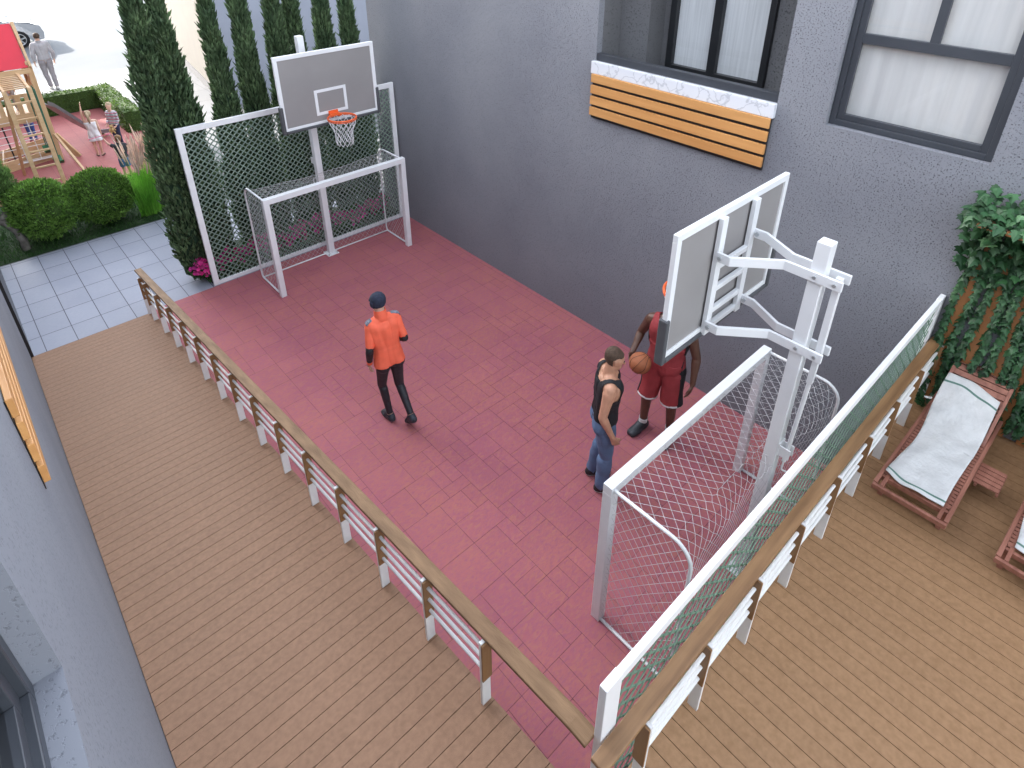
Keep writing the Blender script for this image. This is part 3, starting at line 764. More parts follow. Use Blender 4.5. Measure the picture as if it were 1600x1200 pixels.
def round_bush(label, loc, rx, h, seed):
    t = wthing('round_bush', label, 'bush', loc, 'round green bushes on the lawn')
    rnd = random.Random(seed); L = Vector(loc); cs = [(L + Vector((0,0,h*.5)), h*.46)]
    for _ in range(34):
        a = rnd.uniform(0, 6.28); el = rnd.uniform(-.7, 1.4); q = Vector((rx*.72*math.cos(a)*math.cos(el), rx*.72*math.sin(a)*math.cos(el), h*.5 + h*.33*math.sin(el)))
        cs.append((L + q, rnd.uniform(.10, .19)))
    f = blob_foliage(rnd, 8200, cs, .062, .030).build('foliage', BUSHM, t)
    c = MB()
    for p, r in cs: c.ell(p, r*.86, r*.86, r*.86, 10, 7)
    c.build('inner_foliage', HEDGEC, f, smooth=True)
    MB().tube([L, L+Vector((0,0,h*.4))], .04, 8).build('trunk', TRUNK, t)
round_bush('round green bush on the left beside the grey pine trunk', (-.64, 11.62, 0), .56, 1.12, 3)
round_bush('round green bush on the right beside the tall ornamental grass', (.27, 11.62, 0), .53, 1.08, 8)
# pine with a bent grey trunk
pt = wthing('pine_tree', 'small pine with a bent grey trunk at the left edge of the lawn', 'tree', (-1.06, 11.43, 0))
tr = MB(); tr.tube([(-1.06,11.43,-.03),(-1.055,11.45,.16),(-1.10,11.48,.36),(-1.20,11.53,.52),(-1.33,11.6,.60),(-1.42,11.7,.78),(-1.40,11.85,1.1)], [.075,.062,.056,.054,.055,.045,.03], 10)
tr.tube([(-1.24,11.55,.54),(-1.13,11.62,.68),(-1.02,11.72,.80),(-.98,11.85,.95)], [.05,.042,.032,.02], 8); tr.tube([(-1.1,11.48,.37),(-1.0,11.6,.6)], [.03,.015], 7)
tr.build('trunk', BARK, pt, smooth=True)
rn = random.Random(12); cs = [((-1.10,11.98,1.06),.26), ((-1.0,11.95,.84),.17), ((-1.22,12.05,1.36),.26), ((-1.12,11.95,1.5),.18), ((-1.45,12.0,1.15),.3), ((-1.5,12.1,1.6),.3), ((-1.02,12.0,1.2),.15), ((-1.3,11.85,.85),.16)]
fo = blob_foliage(rn, 6500, cs, .085, .016, .8, .9).build('foliage', PINEM, pt)
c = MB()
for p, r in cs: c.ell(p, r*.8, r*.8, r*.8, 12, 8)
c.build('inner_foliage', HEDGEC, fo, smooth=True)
# ornamental grass
def fountain(label, loc, seed, m, h, n, npl):
    t = wthing('ornamental_grass', label, 'grass', loc, 'ornamental grass clumps beside the bushes')
    rnd = random.Random(seed); b = MB(); pl = MB(); L = Vector(loc)
    def blade(h, sp, w, mb, droop):
        a = rnd.uniform(-2.2, 2.2); base = L + Vector((rnd.gauss(0,.07), rnd.gauss(0,.05), 0)); o = Vector((math.cos(a), math.sin(a), 0)); s = Vector((-o.y, o.x, 0))*w
        pts = [base + o*(sp*q**1.5) + Vector((0,0,h*(q - droop*q*q))) for q in (0, .35, .7, 1)]
        vs = []
        for i, p in enumerate(pts): k = (1, .9, .6, .1)[i]; vs += [p - s*k, p + s*k]
        mb.add(vs, [(0,1,3,2),(2,3,5,4),(4,5,7,6)]); return pts[-1], (pts[-1]-pts[-2]).normalized()
    for _ in range(n): blade(h*rnd.uniform(.5, .85), rnd.uniform(.06, .46), .0062, b, rnd.uniform(0, .18))
    b.build('blades', m, t)
    st = MB()
    for _ in range(npl):
        tip, d = blade(h*rnd.uniform(.8, 1.12), rnd.uniform(.04, .42), .0022, st, .05)
        w = rnd.uniform(.012, .020); ln = rnd.uniform(.20, .34)
        pl.tube([tip - d*.05, tip + d*ln*.3, tip + d*ln*.7, tip + d*ln], [w*.4, w, w*.7, .001], 5)
    st.build('stalks', m, t); pl.build('plumes', PLUME, t)
fountain('tall bright green ornamental grass with pale pink plumes next to the right bush', (.97, 11.46, 0), 4, GRASSM, 1.20, 1100, 110)
fountain('tall yellowish green ornamental grass with plumes close to the cypress', (1.31, 11.66, 0), 6, GRASSY, 1.32, 900, 100)
# clipped hedges
def hedge(label, boxes, seed, dens=520):
    t = wthing('hedge', label, 'hedge', (boxes[0][0], boxes[0][2], 0))
    rnd = random.Random(seed); vs = []; fs = []; c = MB()
    for (x0, x1, y0, y1, h) in boxes:
        c.box(x0+.02, x1-.02, y0+.02, y1-.02, 0, h-.02)
        faces = [((x0,y0,h),(x1-x0,0,0),(0,y1-y0,0),(0,0,1)), ((x0,y0,0),(x1-x0,0,0),(0,0,h),(0,-1,0)), ((x0,y1,0),(x1-x0,0,0),(0,0,h),(0,1,0)), ((x0,y0,0),(0,y1-y0,0),(0,0,h),(-1,0,0)), ((x1,y0,0),(0,y1-y0,0),(0,0,h),(1,0,0))]
        for o, u, v, n in faces:
            u = Vector(u); v = Vector(v); n = Vector(n); ar = u.length*v.length
            for _ in range(int(ar*dens)):
                p = Vector(o) + u*rnd.random() + v*rnd.random() - n*rnd.uniform(.0, .035)
                d = (n*.9 + Vector((rnd.gauss(0,.5), rnd.gauss(0,.5), rnd.gauss(0,.5)))).normalized()
                spray(vs, fs, p, d, rnd.uniform(.03, .06), rnd.uniform(.022, .04), d.cross(Vector((rnd.gauss(0,1), rnd.gauss(0,1), rnd.gauss(0,1)))).normalized())
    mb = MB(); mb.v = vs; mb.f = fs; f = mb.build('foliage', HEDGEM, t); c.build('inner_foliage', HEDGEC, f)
hedge('clipped box hedge along the back of the playground', [(-6, 1.90, 19.52, 19.95, .55)], 3)
hedge('clipped box hedge with a bright top along the right side of the playground', [(1.91, 2.33, 16.62, 19.95, .55)], 4)
hedge('short clipped hedge partly hidden behind the leftmost cypress', [(2.02, 2.5, 14.2, 15.55, .5)], 6)
# petunias along the foot of the lattice
def petunia(label, x, y, seed, h):
    t = wthing('flowering_plant', label, 'flowers', (x, y, 0), 'pink petunias along the foot of the far lattice screen')
    rnd = random.Random(seed); L = Vector((x, y, 0)); cs = [(L + Vector((rnd.uniform(-.2,.2), rnd.uniform(-.07,.07), h*rnd.uniform(.3,.62))), rnd.uniform(.12,.17)) for _ in range(6)]
    f = blob_foliage(rnd, 620, cs, .055, .035, .8, .3); f.build('leaves', PETG, t)
    b = MB()
    for _ in range(75):
        c, r = rnd.choice(cs); d = Vector((rnd.gauss(0,.7), -abs(rnd.gauss(.6,.5)), abs(rnd.gauss(.6,.5)))).normalized(); p = Vector(c) + d*(r+.03)
        q = d.orthogonal().normalized(); s = d.cross(q); R_ = rnd.uniform(.028, .046); n = 10; ph = rnd.uniform(0, 1)
        vs = [p - d*.012] + [p + (q*math.cos(ph+2*math.pi*k/n) + s*math.sin(ph+2*math.pi*k/n))*R_*(1 if k % 2 else .82) for k in range(n)]
        b.add(vs, [(0, 1+k, 1+(k+1) % n) for k in range(n)])
    b.build('blossoms', PETAL, t)
for k, (x, w_) in enumerate([(.98, 'left end of the lattice, flowering out past its white post'), (1.38, 'left part of the lattice near the goal side frame'), (1.80, 'lattice just inside the left post of the far goal'), (2.20, 'lattice left of the hoop pole'), (2.62, 'lattice immediately behind the hoop pole'), (3.03, 'lattice right of the hoop pole'), (3.45, 'lattice towards the right side of the far goal'), (3.86, 'lattice behind the right post of the far goal'), (4.24, 'right end of the lattice next to the grey wall')]):
    petunia('pink flowering petunia at the ' + w_, x, 8.29 + .03*(k % 3), 20+k, .44 + .05*((k*7) % 3))
# ------------------------------------------------------------------ ivy on the board trellis
tl = wthing('trellis', 'row of orange wooden boards with projecting slabs fixed to the grey wall under the ivy', 'trellis', (WX-.02, -1.2, DZ))
bc = [-.640 - .188*k for k in range(8)]
TRW = wood('trellis_wood', (.40,.16,.055), (.50,.22,.085), 2, 6, .55, .06)
for y in bc:
    MB().box(WX-.028, WX-.002, y-.046, y+.046, DZ, 3.33).build('board', TRW, tl, bevel=.003)
    MB().box(WX-.42, WX-.002, y-.055, y+.055, 3.332, 3.362).build('slab', TRW, tl, bevel=.003)
LEAF = [(0,0),(.20,-.06),(.48,.02),(.36,.20),(.58,.42),(.30,.46),(.22,.62),(0,1.0),(-.22,.62),(-.30,.46),(-.58,.42),(-.36,.20),(-.48,.02),(-.20,-.06)]
def leaf(mb, p, d, nrm, L):
    """lobed leaf: d runs to the tip, folded a little along its rib"""
    d = d.normalized(); s = d.cross(nrm).normalized(); n = s.cross(d)
    vs = [p + s*(x*L*.95) + d*(y*L) + n*(-abs(x)*.28*L - .12*L*y*y) for x, y in LEAF] + [p + d*(.3*L)]
    k = len(LEAF); mb.add(vs, [(i, (i+1) % k, k) for i in range(k)])
def vine(label, y, zb, zt, seed):
    t = wthing('ivy_vine', label, 'ivy', (WX-.04, y, zb), 'ivy vines hanging over the trellis boards')
    rnd = random.Random(seed); st = MB(); lf = MB(); pts = []; z = zt; yy = y
    while z > zb: pts.append((WX-.045+rnd.uniform(-.008,.008), yy + .012*math.sin(z*5+seed), z)); z -= .12
    pts.append((WX-.05, yy, zb)); st.tube(pts, .006, 5)
    n = int((zt-zb)*104)
    for i in range(n):
        z = lerp(zt, zb, (i+rnd.random())/n); a = rnd.uniform(-1.5, 1.5)
        out = Vector((-math.cos(a), math.sin(a), 0)); p = Vector((WX-.045, y + .012*math.sin(z*5+seed), z)) + out*rnd.uniform(.0, .028)
        d = out*rnd.uniform(.35, .9) + Vector((0, 0, -rnd.uniform(.5, 1.1))); nn = out*.8 + Vector((0,0,.7)) + Vector((rnd.gauss(0,.25), rnd.gauss(0,.25), 0))
        leaf(lf, p, d, nn, rnd.uniform(.040, .074))
    st.build('stem', TRUNK, t); lf.build('leaves', IVYM, t)
vy = []
for k, y in enumerate(bc): vy += [y+.054, y-.054]
side = ['first', 'second', 'third', 'fourth', 'fifth', 'sixth', 'seventh', 'eighth']
rv = random.Random(2)
for k, y in enumerate(vy):
    vine(f"hanging green ivy vine on the {'left' if k % 2 == 0 else 'right'} edge of the {side[k//2]} trellis board from the railing", y, DZ + (.02 if k in (0, 1) else rv.choice([.03, .06, .10])), 3.36, 40+k)
it = wthing('ivy_mound', 'thick mound of pale and dark ivy leaves on top of the trellis slabs', 'ivy', (WX-.2, -1.2, 3.36))
rnd = random.Random(77); lf = MB(); st = MB(); lf2 = MB()
for k in range(1150):
    y = rnd.uniform(-2.1, -.47); e = min(1, (y+2.2)/.4, (-.42-y)/.10); x = WX - .46*rnd.random()**.8
    z = 3.37 + .22*rnd.random()*max(.15, 1-abs(x-WX+.10)/.45)*max(.3, e); 
    if rnd.random() < .45:
        z = 3.37 - rnd.uniform(.0, .62)**1.15; x = WX - rnd.uniform(.03, .34)*(1 - (3.37-z)/.75)
    a = rnd.uniform(-1.3, 1.3); out = Vector((-math.cos(a), math.sin(a), 0))
    d = out*rnd.uniform(.4, 1) + Vector((0,0,-rnd.uniform(.1, .9))); nn = Vector((0,0,1)) + out*.5 + Vector((rnd.gauss(0,.3), rnd.gauss(0,.3), 0))
    leaf(lf2 if rnd.random() < .22 else lf, Vector((x, y, z)), d, nn, rnd.uniform(.06, .10))
for k in range(9): st.tube([(WX-.05, -.55-.17*k, 3.37), (WX-.2, -.58-.17*k, 3.45), (WX-.40, -.6-.17*k, 3.36)], .007, 5)
st.build('stems', TRUNK, it); lf.build('dark_leaves', IVYM, it); lf2.build('pale_leaves', IVYT, it)
wf = wthing('flowering_plant', 'small plant with white blossoms on the deck between the railing end and the ivy', 'flowers', (4.36, -.70, DZ))
rnd = random.Random(3); lf = MB(); bl = MB()
for _ in range(60):
    a = rnd.uniform(0, 6.28); o = Vector((math.cos(a), math.sin(a), rnd.uniform(.2, 1.2))); leaf(lf, Vector((4.40, -.70, DZ+.03)) + o*rnd.uniform(.02, .07), o, Vector((0,0,1)), rnd.uniform(.04,.06))
for _ in range(9):
    p = Vector((4.38+rnd.uniform(-.08,.06), -.69+rnd.uniform(-.08,.07), DZ+.11+rnd.uniform(0,.07)))
    bl.add([p] + [p + Vector((math.cos(q*1.256)*.02, math.sin(q*1.256)*.02, .006)) for q in range(5)], [(0, 1+q, 1+(q+1) % 5) for q in range(5)])
lf.build('leaves', IVYM, wf); bl.build('blossoms', WHITE, wf)
# ================================================================== PLAYGROUND
ps = wthing('play_set', 'timber climbing tower with red roof, monkey bars, ladder, rope net and steel slide', 'play set', (-.25, 16.3, 0))
x0, x1, y0, y1 = -.82, .27, 15.80, 16.85; pz = 1.13
for x in (x0, x1):
    for y in (y0, y1): MB().box(x-.05, x+.05, y-.05, y+.05, 0, 2.26).build('post', PLAYW, ps, bevel=.006)
MB().box(x0, x1, y0+.051, y1-.051, pz-.03, pz).build('platform', PLAYWX, ps)
fb = MB(); fb.box(x0+.051, x1-.051, y0-.03, y0-.002, pz-.16, pz+.05); fb.box(x1-.01, x1+.012, y0+.051, y1-.051, pz-.16, pz+.05); fb.box(x0-.012, x0+.01, y0+.051, y1-.051, pz-.16, pz+.05); fb.build('fascia', PLAYWX, ps, bevel=.003)
gp = MB()
for k in range(6):
    x = x0 + .13 + k*.17; gp.box(x, x+.10, y0-.029, y0-.008, pz+.051, pz+.46)
gp.box(x0+.051, x1-.051, y0-.008, y0+.02, pz+.40, pz+.47)
for k in range(5):
    y = y0+.12+k*.18
    if k > 2: gp.box(x1-.008, x1+.012, y, y+.10, pz+.051, pz+.5)
    gp.box(x0-.012, x0+.008, y, y+.10, pz+.051, pz+.5)
gp.build('guard_panel', PLAYW, ps, bevel=.003)
rf = MB(); ym = (y0+y1)/2
rf.add([(x0-.1,y0-.08,2.15),(x1-.02,y0-.08,2.15),(x1-.02,ym,2.98),(x0-.1,ym,2.98)], [(0,1,2,3)]); rf.add([(x0-.1,y1+.08,2.15),(x1-.02,y1+.08,2.15),(x1-.02,ym,2.98),(x0-.1,ym,2.98)], [(3,2,1,0)])
ro = rf.build('roof', REDROOF, ps); sd = ro.modifiers.new('Solidify', 'SOLIDIFY'); sd.thickness = .015
gb_ = MB()
for x in (x0-.06, x1+.02): gb_.path([(x,y0-.08,2.14),(x,ym,2.97),(x,y1+.08,2.14)], .04, .09)
gb_.box(x0-.03, x1+.0, y0-.09, y0-.055, 2.02, 2.13); gb_.build('gable_frame', PLAYWX, ps, bevel=.004)
tb = MB(); tb.box(x1-.012, x1+.012, y1-.45, y1-.052, 1.63, 2.02); tb.build('gable_board', TRW, ps)
# monkey bars from the tower to the leaning ladder
mx0, mx1 = -.40, .02
mb_ = MB()
for x in (mx0, mx1): mb_.bar((x, y0-.052, 2.02), (x, 14.36, 2.0), .05, .085)
for k in range(8): mb_.tube([(mx0, y0-.2-k*.165, 2.03), (mx1, y0-.2-k*.165, 2.03)], .017, 8)
mb_.build('monkey_bars', PLAYWX, ps, bevel=.003)
ld = MB()
for x in (mx0, mx1): ld.bar((x, 14.33, 2.04), (x, 13.92, 0), .075, .045, (0,1,0))
for x in (mx0, mx1): ld.bar((x, 14.40, 1.97), (x+(-.12 if x < -.2 else .0), 15.25 if x < -.2 else 14.75, 0 if x < -.2 else .9), .055, .045, (0,1,0))
la = ld.build('ladder', PLAYWX, ps, bevel=.003)
for k in range(6):
    q = (k+.6)/6.4; MB().bar((mx0+.037, lerp(13.92,14.33,q), 2.04*q), (mx1-.037, lerp(13.92,14.33,q), 2.04*q), .045, .035).build('rung', PLAYWX, la, bevel=.003)
MB().bar((.30, 15.72, .62), (.50, 13.85, .03), .045, .045).build('brace', PLAYWX, ps)
MB().bar((.33, 15.95, .55), (.62, 15.7, .0), .04, .12, (0,0,1)).build('foot_brace', PLAYWX, ps)
# slide: steel chute with raised edges
sl = MB(); pts = [(.33,16.32,1.17),(.45,16.38,1.08),(.92,16.66,.47),(1.22,16.82,.14),(1.48,16.96,.07)]
d = Vector((.9,.45,0)).normalized(); s = Vector((-d.y, d.x, 0))
vs = []
for p in pts:
    p = Vector(p)
    for o, h in ((-.19,.10),(-.18,.0),(.18,.0),(.19,.10)): vs.append(p + s*o + Vector((0,0,h)))
sl.add(vs, [(4*i+q, 4*i+q+1, 4*i+5+q, 4*i+4+q) for i in range(len(pts)-1) for q in range(3)])
so = sl.build('slide', SLIDEM, ps, smooth=False); sd = so.modifiers.new('Solidify', 'SOLIDIFY'); sd.thickness = .012
MB().bar((1.40,16.92,.06), (1.40,16.92,0), .05, .3, (0,1,0)).build('slide_foot', PLAYW, ps)
rn_ = MB(); rb = MB()
for k in range(7): z = .16+k*.15; rn_.tube([(x0+.05, y0-.10-.02*math.sin(k), z), (x1-.08, y0-.10, z+.01)], .008, 6)
for k in range(3): x = x1-.12-k*.26; rn_.tube([(x, y0-.04, pz-.1), (x+.02, y0-.12, .14)], .008, 6)
rn_.tube([(x0+.05, y0-.12, .13), (x1-.05, y0-.12, .14)], .02, 6)
rn_.build('rope_net', ROPEW, ps)
for k in range(2): x = x1-.60-k*.24; rb.tube([(x, y0+.0, pz-.1), (x+.02, y0-.115, .14)], .015, 6)
rb.build('dark_rope', ROPEB, ps)
def swing(label, x, y):
    t = wthing('swing', label, 'swing', (x, y, .35), 'green swings hanging from the monkey bars')
    for dy in (-.16, .16): MB().tube([(x, y+dy, 2.0), (x, y+dy, .40)], .009, 6).build('rope', ROPEG, t)
    MB().tube([(x, y+.02, 2.0), (x, y+.02, 1.0)], .008, 6).build('rope', ROPEG, t)
    st = MB(); n = 8; vs = []
    for k in range(n+1):
        q = k/n - .5; z = .36 + .10*(2*q)**2
        for dx, dz in ((-.075,0),(.075,0),(.075,-.02),(-.075,-.02)): vs.append((x+dx, y+q*.40, z+dz))
    st.add(vs, [(4*k+q, 4*k+(q+1) % 4, 4*k+4+(q+1) % 4, 4*k+4+q) for k in range(n) for q in range(4)] + [(3,2,1,0), (4*n,4*n+1,4*n+2,4*n+3)])
    st.build('seat', SEATG, t)
swing('green swing seat on green ropes nearer the ladder', .10, 14.52)
swing('green swing seat on green ropes farther from the ladder, nearer the tower', .06, 15.40)
sb = wthing('sandbox', 'low timber sandbox frame in front of the climbing tower', 'sandbox', (-.2, 16.2, 0))
for a, b in (((-.80,15.60),(.30,15.95)), ((-.75,16.50),(.18,16.85))): MB().bar((*a,.13), (*b,.13), .035, .24).build('plank', PLAYWX, sb, bevel=.004)
MB().bar((-.68,16.50,.13), (-.78,15.64,.13), .035, .24).build('plank', PLAYWX, sb, bevel=.004)
# ================================================================== PARKED CAR far behind the playground
car = thing('parked_car', 'silver parked car with black tyre on the sunlit plaza at the top left edge', 'car', (0,0,0))
CARP = mat('car_paint_silver', (.55,.57,.60), .25, .03, 2, metal=.6); TYRE = mat('tyre_rubber', (.012,.012,.013), .8, .1); RIMM = mat('alloy_rim', (.6,.61,.63), .3, .05, 3, metal=.8); CG = mat('car_glass', (.02,.025,.03), .08, .05)
prof = [(-2.1,.32),(-2.14,.62),(-2.05,.86),(-1.55,.95),(-1.30,.98),(-.85,1.38),(-.2,1.46),(.55,1.42),(1.15,1.0),(1.75,.90),(2.05,.74),(2.12,.50),(2.08,.30),(1.72,.24)]
def arch(cx): return [(cx+.36*math.cos(a), .33+.36*math.sin(a)) for a in [k*math.pi/7 for k in range(8)]]
low = [(p[0], p[1]) for p in arch(1.30)] + [(.9,.22),(-.9,.22)] + arch(-1.30) + [(-1.7,.26)]
poly = prof + [q for q in low if True]
mbp = MB(); n = len(poly); hw = .86
def wd(z): return hw - (.16*max(0, z-.9)/.5 if z > .9 else 0) - .03*max(0, .45-z)
vs = [(x, -wd(z), z) for x, z in poly] + [(x, wd(z), z) for x, z in poly]
mbp.add(vs, [tuple(range(n)), tuple(range(2*n-1, n-1, -1))] + [(i, (i+1) % n, n+(i+1) % n, n+i) for i in range(n)])
body = mbp.build('body', CARP, car, bevel=.03)
for s in (-1, 1):
    gw = MB(); y = s*(.79)
    for tr_ in ([(-1.15,1.0),(-.82,1.30),(-.2,1.37),(-.2,1.0)], [(-.12,1.0),(-.12,1.375),(.5,1.33),(.98,1.0)]):
        gw.add([(x, s*(wd(z)+.006), z) for x, z in tr_], [(0,1,2,3) if s > 0 else (3,2,1,0)])
    gw.build('side_window', CG, body)
MB().add([(1.12,-.66,1.03),(1.12,.66,1.03),(.60,.60,1.40),(.60,-.60,1.40)], [(0,1,2,3)]).build('windscreen', CG, body).location = (.01, 0, .012)
for x in (-1.30, 1.30):
    for s in (-1, 1):
        tw = MB(); tw.tube([(x, s*.66, .33), (x, s*.69, .33), (x, s*.85, .33), (x, s*.87, .33)], [.27,.33,.33,.28], 24)
        wh = tw.build('wheel', TYRE, car)
        rm = MB(); rm.disc((x, s*.872, .33), .215, (0,1,0), 20, .004)
        rm.build('rim', TYRE, wh)
        sp = MB()
        for k in range(5): a = k*1.2566+.3; sp.bar((x, s*.878, .33), (x+.2*math.cos(a), s*.878, .33+.2*math.sin(a)), .05, .02, (0,1,0))
        sp.tube([(x+.205*math.cos(k*.3142), s*.878, .33+.205*math.sin(k*.3142)) for k in range(20)], .014, 5, closed=True); sp.build('spokes', RIMM, wh)
for s in (-1, 1): MB().ell((2.03, s*.62, .68), .08, .16, .07, 10, 6).build('headlight', CURT_W, car)
car.location = (.30, 30.9, -.03)
# ================================================================== PEOPLE
SKIN = mat('skin_light', (.58,.30,.19), .55, .10, 14, bump=.15, bscale=60); SKIND = mat('skin_dark', (.115,.055,.035), .45, .08, 8); SKINP = mat('skin_pale', (.62,.37,.27), .5, .05, 8)
def cloth(name, col, rough=.8, var=.12, stretch=None, scale=9): return mat(name, col, rough, var, scale, bump=.2, bscale=35, stretch=stretch)
EYEM = mat('eye_dark', (.02,.015,.012), .2, .1); LIPM = mat('lip', (.40,.14,.11), .5, .05)
def person(label, pos, heading, J, H, skin, clothes, hs=1.0, build=1.0, face=True, fine=.0075, group=None, handpose=None):
    """J: joints for a 1.78 m body in local metres (x right, y forward, z up). clothes: list of (name, material, test, offset)"""
    t = thing('person', label, 'person', pos, R(heading - 90), group); s = H/1.78
    j = {k: Vector(v)*s for k, v in J.items() if k != 'curl'}
    C = []     # capsules: a, b, ra, rb, label
    def cp(a, b, ra, rb, lab, k=1.0): C.append((Vector(a), Vector(b), ra*s*k, rb*s*k, lab))
    up = (j['neck'] - (j['hipL']+j['hipR'])/2).normalized()
    hup = (j['crown'] - j['chin']); hd = Vector(J.get('look', (0,1,0))).normalized()
    hax = (j['crown'] - j['neck']).normalized(); hl = Vector(hd.cross(hax)).normalized()   # head right
    hf = hax.cross(hl).normalized(); hf = hf if hf.dot(hd) > 0 else -hf
    K = s*hs
    top = j['crown']; hc = top - hax*.105*K
    C.append((hc + hf*-.022*K + hax*.024*K, hc + hf*.016*K - hax*.005*K, .075*K, .075*K, 'head'))
    C.append((hc + hf*.025*K - hax*.02*K, hc + hf*.048*K - hax*.095*K, .066*K, .040*K, 'head'))
    C.append((hc - hf*.020*K - hax*.0*K, hc + hf*.02*K - hax*.075*K, .072*K, .052*K, 'head'))
    C.append((hc + hf*.088*K - hax*.015*K, hc + hf*.106*K - hax*.048*K, .009*K, .014*K, 'head'))      # nose
    C.append((hc + hf*.082*K - hax*.085*K, hc + hf*.080*K - hax*.10*K, .014*K, .016*K, 'head'))     # chin
    for e in (-1, 1): C.append((hc + hl*e*.074*K - hf*.006*K + hax*.005*K, hc + hl*e*.072*K - hf*.0*K - hax*.035*K, .016*K, .010*K, 'ear'))
    cp(hc - hax*.075*K - hf*.008*K, j['neck'] - up*.02*s, .054, .062, 'neck')
    r_ = (j['shR'] - j['shL']); sw = r_.length; r_ = r_.normalized(); f_ = up.cross(r_).normalized(); f_ = f_ if f_.y > -.5 else f_
    hm = (j['hipL']+j['hipR'])/2; hr = (j['hipR']-j['hipL']).normalized()
    chest = lerp(hm, j['neck'], .70); waist = lerp(hm, j['neck'], .30); b = build
    for e in (-1, 1):
        cp(j['neck'] - up*.05*s + r_*e*.045*s, (j['shR'] if e > 0 else j['shL']) - r_*e*.02*s, .060, .062, 'torso', b)     # trapezius / deltoid line
        cp(chest + r_*e*.085*s + up*.05*s + f_*.01*s, chest + r_*e*.075*s - up*.10*s, .108, .100, 'torso', b)
        cp(chest + r_*e*.07*s - up*.10*s, waist + hr*e*.055*s, .098, .092, 'torso', b)
        cp(waist + hr*e*.055*s, hm + hr*e*.07*s + up*.04*s, .094, .102, 'torso', b)
        cp(hm + hr*e*.070*s + up*.03*s, hm + hr*e*.085*s - up*.04*s - f_*.015*s, .102, .098, 'pelvis', b)
    cp(chest + up*.04*s - f_*.012*s, chest - up*.12*s - f_*.008*s, .104, .098, 'torso', b); cp(chest - up*.12*s - f_*.008*s, waist, .098, .094, 'torso', b); cp(waist, hm, .096, .100, 'torso', b)
    for S in 'LR':
        sh, el, wr, ha = j['sh'+S], j['el'+S], j['wr'+S], j['ha'+S]
        cp(sh, el, .056, .041, 'uarm', b); cp(lerp(sh, el, .12), lerp(sh, el, .6), .060, .047, 'uarm', b)
        cp(el, wr, .041, .027, 'farm', b); cp(lerp(el, wr, .12), lerp(el, wr, .45), .044, .038, 'farm', b)
        d = (ha - wr).normalized(); pn = Vector(J.get('palm'+S, (1 if S == 'L' else -1, 0, 0))); wdir = d.cross(pn).normalized(); pn = wdir.cross(d).normalized()
        if pn.dot(Vector(J.get('palm'+S, (1 if S == 'L' else -1, 0, 0)))) < 0: pn = -pn
        L = .092*s
        for o in (-.026, -.008, .010, .027): cp(wr + wdir*o*.5*s, wr + d*L + wdir*o*s, .017, .0135, 'hand')
        th = 1 if wdir.dot(Vector(J.get('thumb'+S, (0, 1, .2)))) > 0 else -1
        cu = J.get('curl', .5)
        for q, (o, fl) in enumerate(((-.028, .070), (-.010, .080), (.009, .076), (.027, .060))):
            o2 = o*th*-1; a = wr + d*L*.97 + wdir*o2*s; b1 = a + (d*math.cos(cu*.6) + pn*math.sin(cu*.6))*fl*.5*s; b2 = b1 + (d*math.cos(cu*1.5) + pn*math.sin(cu*1.5))*fl*.5*s
            cp(a, b1, .0100, .0092, 'hand'); cp(b1, b2, .0092, .0080, 'hand')
        a = wr + d*.03*s + wdir*th*.022*s; b1 = a + (d*.7 + wdir*th*.7 + pn*.25).normalized()*.042*s; cp(a, b1, .0150, .0115, 'hand'); cp(b1, b1 + (d*.95 + wdir*th*.15 + pn*.35).normalized()*.036*s, .0112, .0088, 'hand')
        hp, kn, an, to = j['hip'+S], j['kn'+S], j['an'+S], j['to'+S]
        cp(hp, kn, .086, .056, 'thigh', b); cp(lerp(hp, kn, .1) , lerp(hp, kn, .55), .090, .072, 'thigh', b)
        cp(kn, an, .053, .036, 'calf', b)
        kb = ((kn - hp).normalized() - (an - kn).normalized()); back = Vector((0, -1, 0))
        cp(lerp(kn, an, .15) + back*.014*s, lerp(kn, an, .45) + back*.012*s, .050, .044, 'calf', b)
        fd = (to - an); sole = Vector(J.get('sole'+S, (0, 0, -1))).normalized(); fd = (fd - sole*fd.dot(sole)).normalized()
        hl_ = an + sole*.045*s - fd*.035*s; cp(hl_, an, .034, .036, 'foot'); tb = to
        cp(hl_ + fd*.01*s, lerp(hl_, tb, .6) - sole*.006*s, .036, .036, 'foot'); cp(an + fd*.015*s, lerp(hl_, tb, .65) - sole*.012*s, .036, .030, 'foot')
        sd = fd.cross(sole).normalized()
        for e in (-.018, .016): cp(lerp(hl_, tb, .55) + sd*e*s, tb - fd*.025*s + sd*e*s, .031, .023, 'foot')
    mb = MB()
    for a, b_, ra, rb, lab in C: mb.caps(a, b_, ra, rb, 10)
    tmp = mb.build('tmp', skin); m = tmp.modifiers.new('r', 'REMESH'); m.mode = 'VOXEL'; m.voxel_size = fine*max(s, .75)
    sm = tmp.modifiers.new('s', 'SMOOTH'); sm.iterations = 5; sm.factor = .5
    dg = bpy.context.evaluated_depsgraph_get(); dg.update()
    me = bpy.data.meshes.new_from_object(tmp.evaluated_get(dg)); me.name = 'body'
    bpy.data.objects.remove(tmp)
    me.polygons.foreach_set('use_smooth', [True]*len(me.polygons)); me.update()
    body = link(bpy.data.objects.new('body', me)); body.parent = t
    n = len(me.vertices); co = np.empty(n*3, np.float32); me.vertices.foreach_get('co', co); co = co.reshape(-1, 3)
    no = np.empty(n*3, np.float32); me.vertices.foreach_get('normal', no); no = no.reshape(-1, 3)
    best = np.full(n, 1e9, np.float32); lab = np.zeros(n, np.int16); tt = np.zeros(n, np.float32); names = ['head','ear','neck','torso','pelvis','uarm','farm','hand','thigh','calf','foot']
